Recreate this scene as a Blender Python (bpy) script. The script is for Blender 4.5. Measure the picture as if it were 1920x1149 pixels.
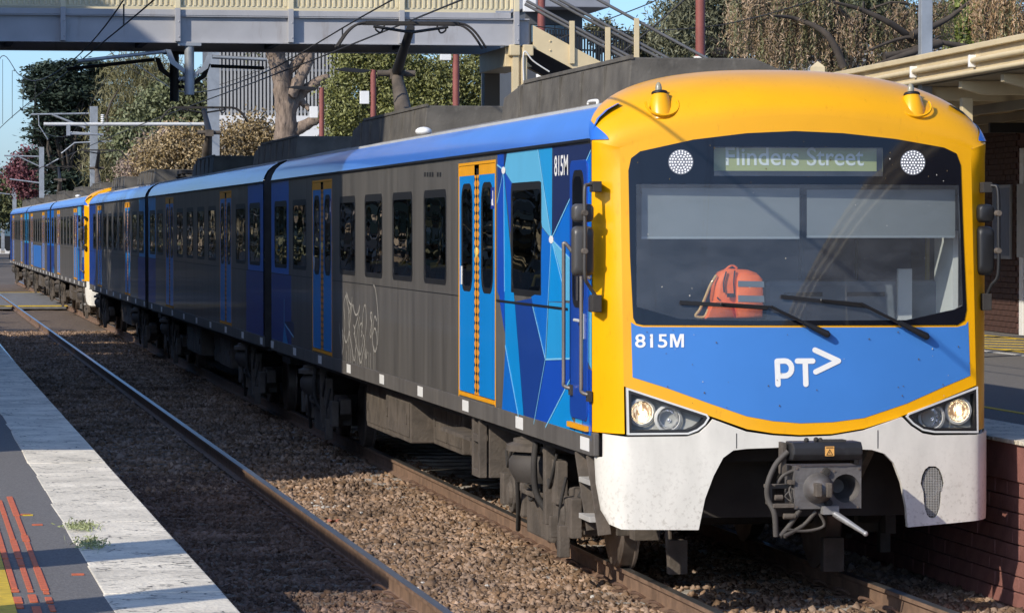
import bpy, bmesh, math, random
import numpy as np
from mathutils import Vector, Matrix
for o in list(bpy.data.objects): bpy.data.objects.remove(o)
R = math.radians
SC = bpy.context.scene
COL = SC.collection
rnd = random.Random(7)

# ------------------------------------------------------------------ camera, sky, sun, exposure
CAM = Vector((-6.6, -26.0, 2.77)); FPX = 6600.0; YAW = R(9.758); PITCH = math.atan(146.5/FPX)
cd = bpy.data.cameras.new('camera'); cam = bpy.data.objects.new('camera', cd); COL.objects.link(cam)
cd.sensor_width = 36.0; cd.lens = FPX/1920*36; cd.clip_start = 0.5; cd.clip_end = 3000
cam.location = CAM; cam.rotation_euler = (R(90)-PITCH, 0, -YAW)
SC.camera = cam
SUN = Vector((1.0, 0.76, -0.78)).normalized()          # direction the light travels
SUN_EL = math.asin(-SUN.z); SUN_AZ = math.atan2(-SUN.x, -SUN.y)
w = bpy.data.worlds.new('World'); SC.world = w; w.use_nodes = True
wn = w.node_tree.nodes; wl = w.node_tree.links
sky = wn.new('ShaderNodeTexSky'); sky.sky_type = 'NISHITA'; sky.sun_disc = False
sky.sun_elevation = SUN_EL; sky.sun_rotation = SUN_AZ
sky.air_density = 1.0; sky.dust_density = 4.0; sky.ozone_density = 7.5; sky.altitude = 1700
bg = wn['Background']; bg.inputs[1].default_value = 0.15; wl.new(sky.outputs[0], bg.inputs[0])
sl = bpy.data.lights.new('sun', 'SUN'); sl.energy = 3.4; sl.angle = R(0.5); sl.color = (1.0, 0.92, 0.79)
so = bpy.data.objects.new('sun', sl); COL.objects.link(so); so.location = (-40, -30, 40)
so.rotation_euler = SUN.to_track_quat('-Z', 'Y').to_euler()
SC.view_settings.view_transform = 'Standard'; SC.view_settings.look = 'None'
SC.view_settings.exposure = 0.42; SC.view_settings.gamma = 1.0; SC.view_settings.use_curve_mapping = False

# ------------------------------------------------------------------ measured photograph -> place
_rot = cam.rotation_euler.to_matrix()
def ray(px, py):
    return (_rot @ Vector(((px-960)/FPX, -(py-574.5)/FPX, -1.0)))
def at(px, py, X=None, Y=None, Z=None):
    d = ray(px, py)
    if X is not None: t = (X-CAM.x)/d.x
    elif Y is not None: t = (Y-CAM.y)/d.y
    else: t = (Z-CAM.z)/d.z
    return CAM + d*t

# ------------------------------------------------------------------ materials
MATS = {}
def srgb(r, g, b):
    f = lambda c: ((c/255+0.055)/1.055)**2.4 if c > 10 else c/255/12.92
    return (f(r), f(g), f(b))
def mat(name, col, rough=.6, metal=0., var=.12, vscale=2.0, stretch=(1,1,1), bump=0., bscale=60., coat=0.,
        dirt=None, dscale=1.5, damt=.5, dstretch=(1,1,1), emit=0., island=0., spec=.5):
    if name in MATS: return MATS[name]
    m = bpy.data.materials.new(name); m.use_nodes = True; MATS[name] = m
    nt = m.node_tree; N = nt.nodes; L = nt.links; p = N['Principled BSDF']
    p.inputs['Roughness'].default_value = rough; p.inputs['Metallic'].default_value = metal
    p.inputs['Coat Weight'].default_value = coat; p.inputs['Coat Roughness'].default_value = .06
    p.inputs['Specular IOR Level'].default_value = spec
    tc = N.new('ShaderNodeTexCoord'); mp = N.new('ShaderNodeMapping'); mp.inputs['Scale'].default_value = stretch
    L.new(tc.outputs['Object'], mp.inputs[0])
    nz = N.new('ShaderNodeTexNoise'); nz.inputs['Scale'].default_value = vscale; nz.inputs['Detail'].default_value = 6
    L.new(mp.outputs[0], nz.inputs['Vector'])
    mx = N.new('ShaderNodeMix'); mx.data_type = 'RGBA'
    c0 = [max(0, c*(1-var)) for c in col]; c1 = [min(1, c*(1+var)) for c in col]
    mx.inputs[6].default_value = (*c0, 1); mx.inputs[7].default_value = (*c1, 1)
    rp = N.new('ShaderNodeMapRange'); rp.inputs[1].default_value = .3; rp.inputs[2].default_value = .7
    L.new(nz.outputs[0], rp.inputs[0]); L.new(rp.outputs[0], mx.inputs[0])
    out = mx.outputs[2]
    if island:
        gi = N.new('ShaderNodeNewGeometry'); hs = N.new('ShaderNodeHueSaturation')
        mr = N.new('ShaderNodeMapRange'); mr.inputs[3].default_value = 1-island; mr.inputs[4].default_value = 1+island
        L.new(gi.outputs['Random Per Island'], mr.inputs[0]); L.new(mr.outputs[0], hs.inputs['Value'])
        mr2 = N.new('ShaderNodeMapRange'); mr2.inputs[3].default_value = 1.15; mr2.inputs[4].default_value = .8
        L.new(gi.outputs['Random Per Island'], mr2.inputs[0]); L.new(mr2.outputs[0], hs.inputs['Saturation'])
        L.new(out, hs.inputs['Color']); out = hs.outputs[0]
    if dirt is not None:
        mp2 = N.new('ShaderNodeMapping'); mp2.inputs['Scale'].default_value = dstretch; L.new(tc.outputs['Object'], mp2.inputs[0])
        n2 = N.new('ShaderNodeTexNoise'); n2.inputs['Scale'].default_value = dscale; n2.inputs['Detail'].default_value = 9
        n2.inputs['Roughness'].default_value = .65
        L.new(mp2.outputs[0], n2.inputs['Vector'])
        r2 = N.new('ShaderNodeMapRange'); r2.inputs[1].default_value = .62-.22*damt; r2.inputs[2].default_value = .80-.16*damt
        r2.inputs[4].default_value = min(1, .35+damt*.6)
        L.new(n2.outputs[0], r2.inputs[0])
        m2 = N.new('ShaderNodeMix'); m2.data_type = 'RGBA'; m2.inputs[7].default_value = (*dirt, 1)
        L.new(out, m2.inputs[6]); L.new(r2.outputs[0], m2.inputs[0]); out = m2.outputs[2]
    L.new(out, p.inputs['Base Color'])
    if bump:
        b = N.new('ShaderNodeBump'); b.inputs['Strength'].default_value = bump; b.inputs['Distance'].default_value = .01
        n3 = N.new('ShaderNodeTexNoise'); n3.inputs['Scale'].default_value = bscale; n3.inputs['Detail'].default_value = 5 if bscale > 5 else 0
        L.new(tc.outputs['Object'], n3.inputs['Vector']); L.new(n3.outputs[0], b.inputs['Height']); L.new(b.outputs[0], p.inputs['Normal'])
    if emit:
        p.inputs['Emission Color'].default_value = (*col, 1); p.inputs['Emission Strength'].default_value = emit
    return m
def glass(name, tint=(.75,.8,.85), rough=0.0, ior=1.5, wave=0., dust=0.):
    if name in MATS: return MATS[name]
    m = bpy.data.materials.new(name); m.use_nodes = True; MATS[name] = m
    nt = m.node_tree; N = nt.nodes; L = nt.links; N.remove(N['Principled BSDF'])
    t = N.new('ShaderNodeBsdfTransparent'); t.inputs[0].default_value = (*tint, 1)
    g = N.new('ShaderNodeBsdfGlossy'); g.inputs['Roughness'].default_value = rough; g.inputs['Color'].default_value = (1,1,1,1)
    f = N.new('ShaderNodeFresnel'); ge = N.new('ShaderNodeNewGeometry'); mi = N.new('ShaderNodeMix')
    mi.inputs[2].default_value = ior; mi.inputs[3].default_value = 1/ior     # same reflectance from either side of the pane
    L.new(ge.outputs['Backfacing'], mi.inputs[0]); L.new(mi.outputs[0], f.inputs[0])
    x = N.new('ShaderNodeMixShader'); L.new(f.outputs[0], x.inputs[0]); L.new(t.outputs[0], x.inputs[1]); L.new(g.outputs[0], x.inputs[2])
    if wave:
        tc = N.new('ShaderNodeTexCoord'); nz = N.new('ShaderNodeTexNoise'); nz.inputs['Scale'].default_value = 1.3; nz.inputs['Detail'].default_value = 0
        b = N.new('ShaderNodeBump'); b.inputs['Strength'].default_value = wave; b.inputs['Distance'].default_value = .02
        L.new(tc.outputs['Object'], nz.inputs['Vector']); L.new(nz.outputs[0], b.inputs['Height']); L.new(b.outputs[0], g.inputs['Normal'])
    out = x.outputs[0]
    if dust:      # film of road dust and wiper smears on the outside of the glass
        df = N.new('ShaderNodeBsdfDiffuse'); df.inputs[0].default_value = (.46,.50,.57,1)
        tc = N.new('ShaderNodeTexCoord'); mp = N.new('ShaderNodeMapping'); mp.inputs['Scale'].default_value = (1.0,1,2.2); L.new(tc.outputs['Object'], mp.inputs[0])
        n1 = N.new('ShaderNodeTexNoise'); n1.inputs['Scale'].default_value = 2.2; n1.inputs['Detail'].default_value = 8; n1.inputs['Roughness'].default_value = .7; L.new(mp.outputs[0], n1.inputs['Vector'])
        n2 = N.new('ShaderNodeTexNoise'); n2.inputs['Scale'].default_value = 42; n2.inputs['Detail'].default_value = 3; L.new(tc.outputs['Object'], n2.inputs['Vector'])
        r1 = N.new('ShaderNodeMapRange'); r1.inputs[1].default_value = .3; r1.inputs[2].default_value = .75; r1.inputs[3].default_value = dust*.5; r1.inputs[4].default_value = dust*1.7; L.new(n1.outputs[0], r1.inputs[0])
        r2 = N.new('ShaderNodeMapRange'); r2.inputs[1].default_value = .74; r2.inputs[2].default_value = .80; r2.inputs[4].default_value = .5; L.new(n2.outputs[0], r2.inputs[0])
        ad = N.new('ShaderNodeMath'); ad.operation = 'ADD'; L.new(r1.outputs[0], ad.inputs[0]); L.new(r2.outputs[0], ad.inputs[1])
        x2 = N.new('ShaderNodeMixShader'); L.new(ad.outputs[0], x2.inputs[0]); L.new(out, x2.inputs[1]); L.new(df.outputs[0], x2.inputs[2]); out = x2.outputs[0]
    L.new(out, N['Material Output'].inputs[0])
    return m

# ------------------------------------------------------------------ mesh building
class MB:
    def __init__(s): s.v = []; s.f = []; s.m = []
    def add(s, vs, fs, m=0):
        b = len(s.v); s.v += [tuple(v) for v in vs]; s.f += [tuple(i+b for i in f) for f in fs]; s.m += [m]*len(fs); return s
    def box(s, x0, x1, y0, y1, z0, z1, m=0):
        return s.add([(x0,y0,z0),(x1,y0,z0),(x1,y1,z0),(x0,y1,z0),(x0,y0,z1),(x1,y0,z1),(x1,y1,z1),(x0,y1,z1)],
                     [(0,3,2,1),(4,5,6,7),(0,1,5,4),(1,2,6,5),(2,3,7,6),(3,0,4,7)], m)
    def beam(s, p0, p1, w, h, up=(0,0,1), m=0):
        p0 = Vector(p0); p1 = Vector(p1); d = (p1-p0).normalized(); up = Vector(up)
        a = d.cross(up)
        if a.length < 1e-4: a = d.cross(Vector((1,0,0)))
        a.normalize(); b = a.cross(d).normalized()
        a *= w/2; b *= h/2
        return s.add([p0-a-b, p0+a-b, p0+a+b, p0-a+b, p1-a-b, p1+a-b, p1+a+b, p1-a+b],
                     [(0,3,2,1),(4,5,6,7),(0,1,5,4),(1,2,6,5),(2,3,7,6),(3,0,4,7)], m)
    def ringpts(s, c, d, r, n, ph=0):
        d = Vector(d).normalized(); a = d.orthogonal().normalized() if abs(d.z) < .999 else Vector((1,0,0)); b = d.cross(a)
        return [Vector(c)+a*(r*math.cos(2*math.pi*i/n+ph))+b*(r*math.sin(2*math.pi*i/n+ph)) for i in range(n)]
    def cyl(s, p0, p1, r0, r1=None, n=12, m=0, caps=True):
        r1 = r0 if r1 is None else r1
        d = Vector(p1)-Vector(p0)
        A = s.ringpts(p0, d, r0, n); B = s.ringpts(p1, d, r1, n)
        fs = [(i, (i+1)%n, n+(i+1)%n, n+i) for i in range(n)]
        if caps: fs += [tuple(range(n-1,-1,-1)), tuple(range(n, 2*n))]
        return s.add(A+B, fs, m)
    def tube(s, pts, r, n=8, m=0, r1=None):
        pts = [Vector(p) for p in pts]; k = len(pts); vs = []; fs = []
        d0 = (pts[1]-pts[0]).normalized(); a = d0.orthogonal().normalized()
        for i, p in enumerate(pts):
            d = (pts[min(i+1,k-1)]-pts[max(i-1,0)]).normalized()
            a = (a-d*a.dot(d)); a = a.normalized() if a.length > 1e-6 else d.orthogonal().normalized(); b = d.cross(a)
            rr = (r[i] if isinstance(r, (list,tuple)) else r+(0 if r1 is None else (r1-r)*i/(k-1)))
            vs += [p+a*(rr*math.cos(2*math.pi*j/n))+b*(rr*math.sin(2*math.pi*j/n)) for j in range(n)]
        for i in range(k-1):
            fs += [(i*n+j, i*n+(j+1)%n, (i+1)*n+(j+1)%n, (i+1)*n+j) for j in range(n)]
        fs += [tuple(range(n-1,-1,-1)), tuple(range((k-1)*n, k*n))]
        return s.add(vs, fs, m)
    def lathe(s, prof, c, d=(0,0,1), n=20, m=0, caps=True):
        vs = []; k = len(prof); d = Vector(d).normalized()
        for (r, h) in prof: vs += s.ringpts(Vector(c)+d*h, d, max(r,1e-4), n)
        fs = []
        for i in range(k-1): fs += [(i*n+j, i*n+(j+1)%n, (i+1)*n+(j+1)%n, (i+1)*n+j) for j in range(n)]
        if caps: fs += [tuple(range(n-1,-1,-1)), tuple(range((k-1)*n, k*n))]
        return s.add(vs, fs, m)
    def prism(s, pts, vec, m=0):
        n = len(pts); vec = Vector(vec); P = [Vector(p) for p in pts]
        return s.add(P+[p+vec for p in P], [tuple(range(n-1,-1,-1)), tuple(range(n,2*n))]+[(i,(i+1)%n,n+(i+1)%n,n+i) for i in range(n)], m)
    def poly(s, pts, m=0): return s.add(pts, [tuple(range(len(pts)))], m)
    def sphere(s, c, r, n=12, k=8, m=0):
        rx, ry, rz = (r,r,r) if not isinstance(r,(tuple,list)) else r
        vs = []; fs = []
        for i in range(k+1):
            t = math.pi*i/k
            vs += [(c[0]+rx*math.sin(t)*math.cos(2*math.pi*j/n), c[1]+ry*math.sin(t)*math.sin(2*math.pi*j/n), c[2]+rz*math.cos(t)) for j in range(n)]
        for i in range(k): fs += [(i*n+j, (i+1)*n+j, (i+1)*n+(j+1)%n, i*n+(j+1)%n) for j in range(n)]
        return s.add(vs, fs, m)
    def mesh(s, name, mats, smooth=0, bevel=0., clean=False):
        me = bpy.data.meshes.new(name); me.from_pydata(s.v, [], s.f)
        for mt in (mats if isinstance(mats,(list,tuple)) else [mats]): me.materials.append(mt)
        me.polygons.foreach_set('material_index', s.m)
        if bevel or clean:
            bm = bmesh.new(); bm.from_mesh(me); bmesh.ops.remove_doubles(bm, verts=bm.verts, dist=1e-5)
            bmesh.ops.recalc_face_normals(bm, faces=bm.faces)
            if bevel:
                es = [e for e in bm.edges if len(e.link_faces)==2 and e.calc_face_angle(0) > .5]
                bmesh.ops.bevel(bm, geom=es, offset=bevel, segments=2, profile=.6, affect='EDGES', clamp_overlap=True)
            bm.to_mesh(me); bm.free()
        if smooth:
            me.polygons.foreach_set('use_smooth', [True]*len(me.polygons)); me.set_sharp_from_angle(angle=R(smooth))
        me.update(); return me
    def pieces(s):
        p = list(range(len(s.v)))
        def find(a):
            while p[a] != a: p[a] = p[p[a]]; a = p[a]
            return a
        for f in s.f:
            for i in f[1:]: p[find(i)] = find(f[0])
        out = {}
        for f, m in zip(s.f, s.m): out.setdefault(find(f[0]), []).append((f, m))
        res = []
        for fl in out.values():
            q = MB(); ids = {}
            for f, m in fl:
                for i in f:
                    if i not in ids: ids[i] = len(q.v); q.v.append(s.v[i])
                q.f.append(tuple(ids[i] for i in f)); q.m.append(m)
            res.append(q)
        return res
    def split(s, name, mats, parent=None, smooth=0, bevel=0., clean=False):
        return [q.build(name, mats, parent, smooth, bevel, clean) for q in s.pieces()]
    def build(s, name, mats, parent=None, smooth=0, bevel=0., clean=False, loc=None):
        return link(name, s.mesh(name, mats, smooth, bevel, clean), parent, loc)
def link(name, me, parent=None, loc=None):
    o = bpy.data.objects.new(name, me); COL.objects.link(o)
    if parent is not None: o.parent = parent
    if loc is not None: o.location = loc
    return o
def tag(o, label=None, cat=None, group=None, kind=None):
    if label: o['label'] = label
    if cat: o['category'] = cat
    if group: o['group'] = group
    if kind: o['kind'] = kind
    return o
def thing(name, label, cat, loc=(0,0,0), group=None, rz=0):
    o = bpy.data.objects.new(name, None); COL.objects.link(o); o.location = loc; o.rotation_euler = (0,0,rz); o.empty_display_size = .2
    return tag(o, label, cat, group)
KIDS = {}
def copy_tree(o, parent=None, skip=()):
    c = o.copy(); COL.objects.link(c); c.parent = parent
    for ch in [x for x in o.children if x.name.split('.')[0] not in skip]: copy_tree(ch, c, skip)
    return c
def rrect(w, h, r, n=5):
    pts = []
    for cx, cy, a0 in ((w/2-r,h/2-r,0),(-w/2+r,h/2-r,90),(-w/2+r,-h/2+r,180),(w/2-r,-h/2+r,270)):
        pts += [(cx+r*math.cos(R(a0+90*i/n)), cy+r*math.sin(R(a0+90*i/n))) for i in range(n+1)]
    return pts
def ring2(outer, inner, f, m=0, mb=None):
    """ring between two equal-length 2D loops mapped by f"""
    mb = mb or MB(); n = len(outer)
    return mb.add([f(*p) for p in outer]+[f(*p) for p in inner], [(i,(i+1)%n,n+(i+1)%n,n+i) for i in range(n)], m)
def fill2d(outer, holes=()):
    """triangulated polygon with holes -> (verts2d, faces)"""
    bm = bmesh.new(); es = []
    for loop in [outer]+list(holes):
        vs = [bm.verts.new((x,0,z)) for x,z in loop]
        es += [bm.edges.new((vs[i], vs[(i+1)%len(vs)])) for i in range(len(vs))]
    bmesh.ops.triangle_fill(bm, edges=es, use_beauty=True, use_dissolve=False, normal=(0,-1,0))
    return bm
def smooth_path(pts, n=6):
    P = [Vector(p) for p in pts]; out = []
    for i in range(len(P)-1):
        p0 = P[max(i-1,0)]; p1 = P[i]; p2 = P[i+1]; p3 = P[min(i+2,len(P)-1)]
        for k in range(n):
            t = k/n
            out.append(.5*((2*p1)+(p2-p0)*t+(2*p0-5*p1+4*p2-p3)*t*t+(3*p1-p0-3*p2+p3)*t**3))
    out.append(P[-1]); return out
def text_mesh(s, size, bold=0., condense=1.0):
    cu = bpy.data.curves.new('lettering', 'FONT'); cu.body = s; cu.size = size; cu.offset = bold; cu.resolution_u = 4; cu.fill_mode = 'FRONT'
    ob = bpy.data.objects.new('lettering', cu); COL.objects.link(ob)
    dg = bpy.context.evaluated_depsgraph_get(); dg.update()
    me = bpy.data.meshes.new_from_object(ob.evaluated_get(dg)); bpy.data.objects.remove(ob); bpy.data.curves.remove(cu)
    return me

# ================================================================== palette
m_soil = mat('soil', (.12,.095,.07), .95, var=.35, vscale=.6, bump=.4, bscale=12)
m_ballbed = mat('ballast_bed', (.135,.098,.070), .95, var=.5, vscale=14, bump=1.0, bscale=30)
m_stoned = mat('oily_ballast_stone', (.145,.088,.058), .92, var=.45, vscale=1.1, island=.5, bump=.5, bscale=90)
m_stone = mat('ballast_stone', (.255,.163,.100), .92, var=.55, vscale=1.3, island=.42, bump=.5, bscale=90)
m_railside = mat('rail_rust', (.20,.125,.082), .8, var=.3, vscale=6, bump=.3, bscale=80, dirt=(.09,.055,.04), dscale=5, damt=.35)
m_railtop = mat('rail_head', (.42,.41,.40), .28, metal=.9, var=.15, vscale=4, stretch=(8,.4,8))
m_asphalt = mat('asphalt', (.155,.145,.135), .9, var=.35, vscale=90, bump=.5, bscale=160, dirt=(.20,.195,.185), dscale=150, damt=.35)
m_whitepaint = mat('worn_white_paint', (.74,.67,.54), .9, var=.20, vscale=2.5, bump=.9, bscale=35, dirt=(.15,.135,.11), dscale=26, damt=.34, dstretch=(.8,1.5,1))
def crackpaint():
    m = m_whitepaint; nt = m.node_tree; N = nt.nodes; L = nt.links; p = N['Principled BSDF']; src = p.inputs['Base Color'].links[0].from_socket
    tc = N.new('ShaderNodeTexCoord'); mp = N.new('ShaderNodeMapping'); mp.inputs['Scale'].default_value = (1.0,2.2,1)
    wz_ = N.new('ShaderNodeTexNoise'); wz_.inputs['Scale'].default_value = 9; wz_.inputs['Detail'].default_value = 4; L.new(tc.outputs['Object'], wz_.inputs['Vector'])
    ad = N.new('ShaderNodeMix'); ad.data_type = 'VECTOR'; ad.inputs[0].default_value = .12; L.new(tc.outputs['Object'], ad.inputs[4]); L.new(wz_.outputs['Color'], ad.inputs[5]); L.new(ad.outputs[1], mp.inputs[0])
    v = N.new('ShaderNodeTexVoronoi'); v.feature = 'DISTANCE_TO_EDGE'; v.inputs['Scale'].default_value = 6.5; L.new(mp.outputs[0], v.inputs['Vector'])
    r = N.new('ShaderNodeMapRange'); r.inputs[1].default_value = .012; r.inputs[2].default_value = .05; r.inputs[3].default_value = 1; r.inputs[4].default_value = 0; L.new(v.outputs['Distance'], r.inputs[0])
    n = N.new('ShaderNodeTexNoise'); n.inputs['Scale'].default_value = 3.2; n.inputs['Detail'].default_value = 6; L.new(tc.outputs['Object'], n.inputs['Vector'])
    r2 = N.new('ShaderNodeMapRange'); r2.inputs[1].default_value = .44; r2.inputs[2].default_value = .56; L.new(n.outputs[0], r2.inputs[0])
    mu = N.new('ShaderNodeMath'); mu.operation = 'MULTIPLY'; L.new(r.outputs[0], mu.inputs[0]); L.new(r2.outputs[0], mu.inputs[1])
    mx = N.new('ShaderNodeMix'); mx.data_type = 'RGBA'; mx.inputs[7].default_value = (.10,.09,.075,1); L.new(mu.outputs[0], mx.inputs[0]); L.new(src, mx.inputs[6]); L.new(mx.outputs[2], p.inputs['Base Color'])
crackpaint()
m_yellowpaint = mat('yellow_line_paint', (.62,.42,.03), .75, var=.2, vscale=20, dirt=(.2,.17,.12), dscale=30, damt=.15, bump=.3, bscale=120)
m_orange = mat('orange_tactile_paint', (.56,.13,.05), .75, var=.2, vscale=25, bump=.4, bscale=100, dirt=(.16,.13,.11), dscale=30, damt=.3)
m_platwall = mat('painted_platform_brick', (.25,.105,.085), .8, var=.22, vscale=5, bump=.5, bscale=45, dirt=(.10,.05,.045), dscale=2.5, damt=.3)
m_mortar = mat('mortar', (.12,.06,.05), .95, var=.2, vscale=20)
m_concrete = mat('concrete', (.36,.33,.29), .9, var=.2, vscale=6, bump=.5, bscale=50)
m_cream = mat('cream_paint', (.66,.54,.33), .55, var=.08, vscale=3, dirt=(.34,.27,.17), dscale=3, damt=.08)
m_timber = mat('old_timber', (.16,.12,.085), .9, var=.35, vscale=8, stretch=(6,1,6), bump=.6, bscale=40)
m_clip = mat('rusty_clip', (.13,.075,.05), .8, var=.3, vscale=20)

def structure(o): o['kind'] = 'structure'; return o
# ------------------------------------------------------------------ ground
mb = MB(); mb.poly([(-1500,-300,-.42),(1500,-300,-.42),(1500,2500,-.42),(-1500,2500,-.42)])
structure(mb.build('ground', m_soil))
mb = MB()
nx, ny = 60, 330
vs = []; fs = []
rg = np.random.default_rng(3)
for j in range(ny+1):
    y = -6+ (j/ny)**1.35*168
    for i in range(nx+1):
        x = -5.35+7.5*i/nx
        vs.append((x, y, -.196+ .012*math.sin(x*3.1+y*1.7)*math.sin(y*2.3-x)+rg.uniform(-.008,.008)))
for j in range(ny):
    for i in range(nx):
        a = j*(nx+1)+i; fs.append((a,a+1,a+nx+2,a+nx+1))
mb.add(vs, fs); structure(mb.build('ballast_bed', m_ballbed, smooth=60))

# crushed stones: real stones where they can be told apart
def stones(name, X0, X1, Y0, Y1, n, s0, s1, seed, keep=None, m=None):
    g = np.random.default_rng(seed)
    y = Y0+(Y1-Y0)*g.random(n); x = X0+(X1-X0)*g.random(n)
    if keep is not None:
        k = keep(x, y, g); x = x[k]; y = y[k]
    n = len(x)
    base = np.array([(sx,sy,sz) for sz in (-1,1) for sy in (-1,1) for sx in (-1,1)], float)
    V = base[None]*(1+g.uniform(-.55,.55,(n,8,3)))
    V *= (g.uniform(.35,1.1,(n,1,3)))*np.array([1,1,.7])
    a = g.uniform(0,6.283,n); b = g.uniform(-1,1,n); c = g.uniform(-1,1,n)
    ca,sa = np.cos(a)[:,None],np.sin(a)[:,None]; cb,sb = np.cos(b)[:,None],np.sin(b)[:,None]; cc,sc = np.cos(c)[:,None],np.sin(c)[:,None]
    X,Y,Z = V[...,0],V[...,1],V[...,2]
    Y,Z = Y*cb-Z*sb, Y*sb+Z*cb; X,Z = X*cc-Z*sc, X*sc+Z*cc; X,Y = X*ca-Y*sa, X*sa+Y*ca
    s = (s0+(s1-s0)*g.random(n)**3.0)[:,None]/2
    P = np.stack([X*s+x[:,None], Y*s+y[:,None], Z*s+(-.188+g.uniform(-.010,.020,n))[:,None]], -1).reshape(-1,3)
    q = np.array([(0,2,3,1),(4,5,7,6),(0,1,5,4),(1,3,7,5),(3,2,6,7),(2,0,4,6)])
    F = (q[None]+(np.arange(n)*8)[:,None,None]).reshape(-1)
    me = bpy.data.meshes.new(name); me.vertices.add(n*8); me.vertices.foreach_set('co', P.reshape(-1))
    me.loops.add(n*24); me.loops.foreach_set('vertex_index', F)
    me.polygons.add(n*6); me.polygons.foreach_set('loop_start', np.arange(n*6)*4)
    me.update(calc_edges=True); me.materials.append(m or m_stone); me.validate()
    return me
def nearrail(x, y, g):
    k = np.ones(len(x), bool)
    for rx in (-.835,.835,-2.76,-4.41): k &= np.abs(x-rx) > .085
    return k & (g.random(len(x)) < np.where(x > -.7, .45, 1.0))
o = link('ballast_stones', stones('ballast_stones', -2.72, 1.84, -1.5, 13, 98000, .016, .075, 1, nearrail)); tag(o, 'brown crushed stone ballast lying between and under the rails', 'ballast', kind='stuff')
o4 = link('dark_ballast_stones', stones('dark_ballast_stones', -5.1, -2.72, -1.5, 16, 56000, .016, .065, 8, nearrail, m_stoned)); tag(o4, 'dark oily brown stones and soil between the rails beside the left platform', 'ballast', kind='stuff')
o2 = link('far_ballast_stones', stones('far_ballast_stones', -4.6, -.2, 13, 75, 90000, .028, .085, 2, nearrail)); tag(o2, 'darker brown crushed stone ballast further along the tracks', 'ballast', kind='stuff')
pale = mat('pale_stone', (.55,.52,.47), .9, var=.2)
for k in range(40):
    c_ = at(rnd.gauss(610,18),rnd.gauss(945,12),Z=-.16) if k < 22 else at(rnd.uniform(520,1150),rnd.uniform(900,1120),Z=-.16)
    if -2.65 < c_.x < -1.0:
        mb = MB(); mb.sphere((0,0,0),(rnd.uniform(.012,.03),rnd.uniform(.015,.035),rnd.uniform(.01,.02)),6,4)
        o_ = mb.build('pale_stone', pale, None, loc=(c_.x,c_.y,-.162)); o_.rotation_euler = (rnd.uniform(-.4,.4),rnd.uniform(-.4,.4),rnd.uniform(0,6)); tag(o_, 'whitish stone standing out among the brown ballast between the tracks', 'stone', 'whitish stones in the ballast')
for k in range(26):      # twigs and bark strips lying on the stones
    x_,y_ = rnd.uniform(-2.6,-1.0), rnd.uniform(.5,14); a_ = rnd.uniform(0,6.28); l_ = rnd.uniform(.08,.28)
    mb = MB(); mb.tube([(x_,y_,-.165),(x_+.5*l_*math.cos(a_),y_+.5*l_*math.sin(a_),-.150),(x_+l_*math.cos(a_+.2),y_+l_*math.sin(a_+.2),-.165)], .006, 5)
    tag(mb.build('twig', m_timber), 'thin brown twig or bark strip lying on the stones between the two tracks', 'twig', 'twigs on the ballast')
o3 = link('side_ballast_stones', stones('side_ballast_stones', .95, 1.86, -1.2, 3, 3000, .04, .09, 5)); tag(o3, 'loose stones heaped against the right platform wall', 'ballast', kind='stuff')

# ------------------------------------------------------------------ tracks
def railpoly(x):
    h = [(.037,0),(.036,-.03),(.012,-.045),(.010,-.135),(.07,-.152),(.07,-.165)]
    pr = [(x+a,b) for a,b in h]+[(x-a,b) for a,b in reversed(h)]
    return pr
def track(name, label, cx, ysl, ye=165, ms=None):
    t = thing(name, label, 'railway track', (cx,0,0), 'railway tracks')
    for sx in (-.835, .835):
        mb = MB(); pr = railpoly(0); mb.prism([(a,-8,b) for a,b in pr], (0,ye+8,0))
        r = mb.build('rail', m_railside, t, loc=(sx,0,0), clean=True)
        mb = MB(); mb.box(-.034,.034,-8,ye,.0005,.004); mb.build('running_surface', m_railtop, r, bevel=0)
    mb = MB(); mb.box(-1.32,1.32,-.125,.125,-.36,-.170); sm = mb.mesh('sleeper', ms or m_timber, bevel=.012)
    mb = MB()
    mb.tube(smooth_path([(-.02,-.05,-.15),(.03,-.055,-.11),(.075,-.03,-.10),(.09,0,-.11),(.075,.03,-.10),(.03,.055,-.11),(-.02,.05,-.15)],3), .011, 6)
    mb.box(.0,.1,-.045,.045,-.176,-.15)
    cm = mb.mesh('rail_clip', m_clip, smooth=50)
    k = 0
    for y in ysl:
        s = link('sleeper', sm, t, (0,y,0)); s.rotation_euler = (0,0,rnd.uniform(-.012,.012))
        if y < 14:
            for sx in (-.835,.835):
                for d in (-1,1):
                    c = link('rail_clip', cm, t, (sx+d*.05, y, 0.0))
                    if d < 0: c.rotation_euler = (0,0,math.pi)
    return t
track('railway_track', 'rusty steel rails on sleepers running beneath the standing train', 0.0, [ -.9+.69*i for i in range(40)], ms=m_concrete)
track('railway_track', 'empty track with polished rail tops beside the left platform edge', -3.595, [-.6+.69*i for i in range(40)])

# ------------------------------------------------------------------ level crossing far along the line
lc = thing('level_crossing', 'grey rubber crossing panels with yellow edge lines across the tracks far off', 'crossing', (0,102,0))
m_rubber = mat('crossing_rubber', (.17,.165,.16), .85, var=.25, vscale=3)
for (xa,xb) in ((-9,-4.5),(-4.32,-2.88),(-2.66,-.92),(-.75,.75),(.92,3.2)):
    for k in range(7):
        mb = MB(); mb.box(xa,xb,k*3.6,k*3.6+3.56,-.14,.0); mb.build('crossing_panel', m_rubber, lc, bevel=.01)
for y in (-.9,-.4,25.6,26.0):
    for (xa,xb) in ((-9,-4.5),(-4.32,-2.88),(-2.66,-.92)):
        mb = MB(); mb.box(xa,xb,y,y+.12,-.03,.0); mb.build('edge_line', m_yellowpaint, lc)

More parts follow.
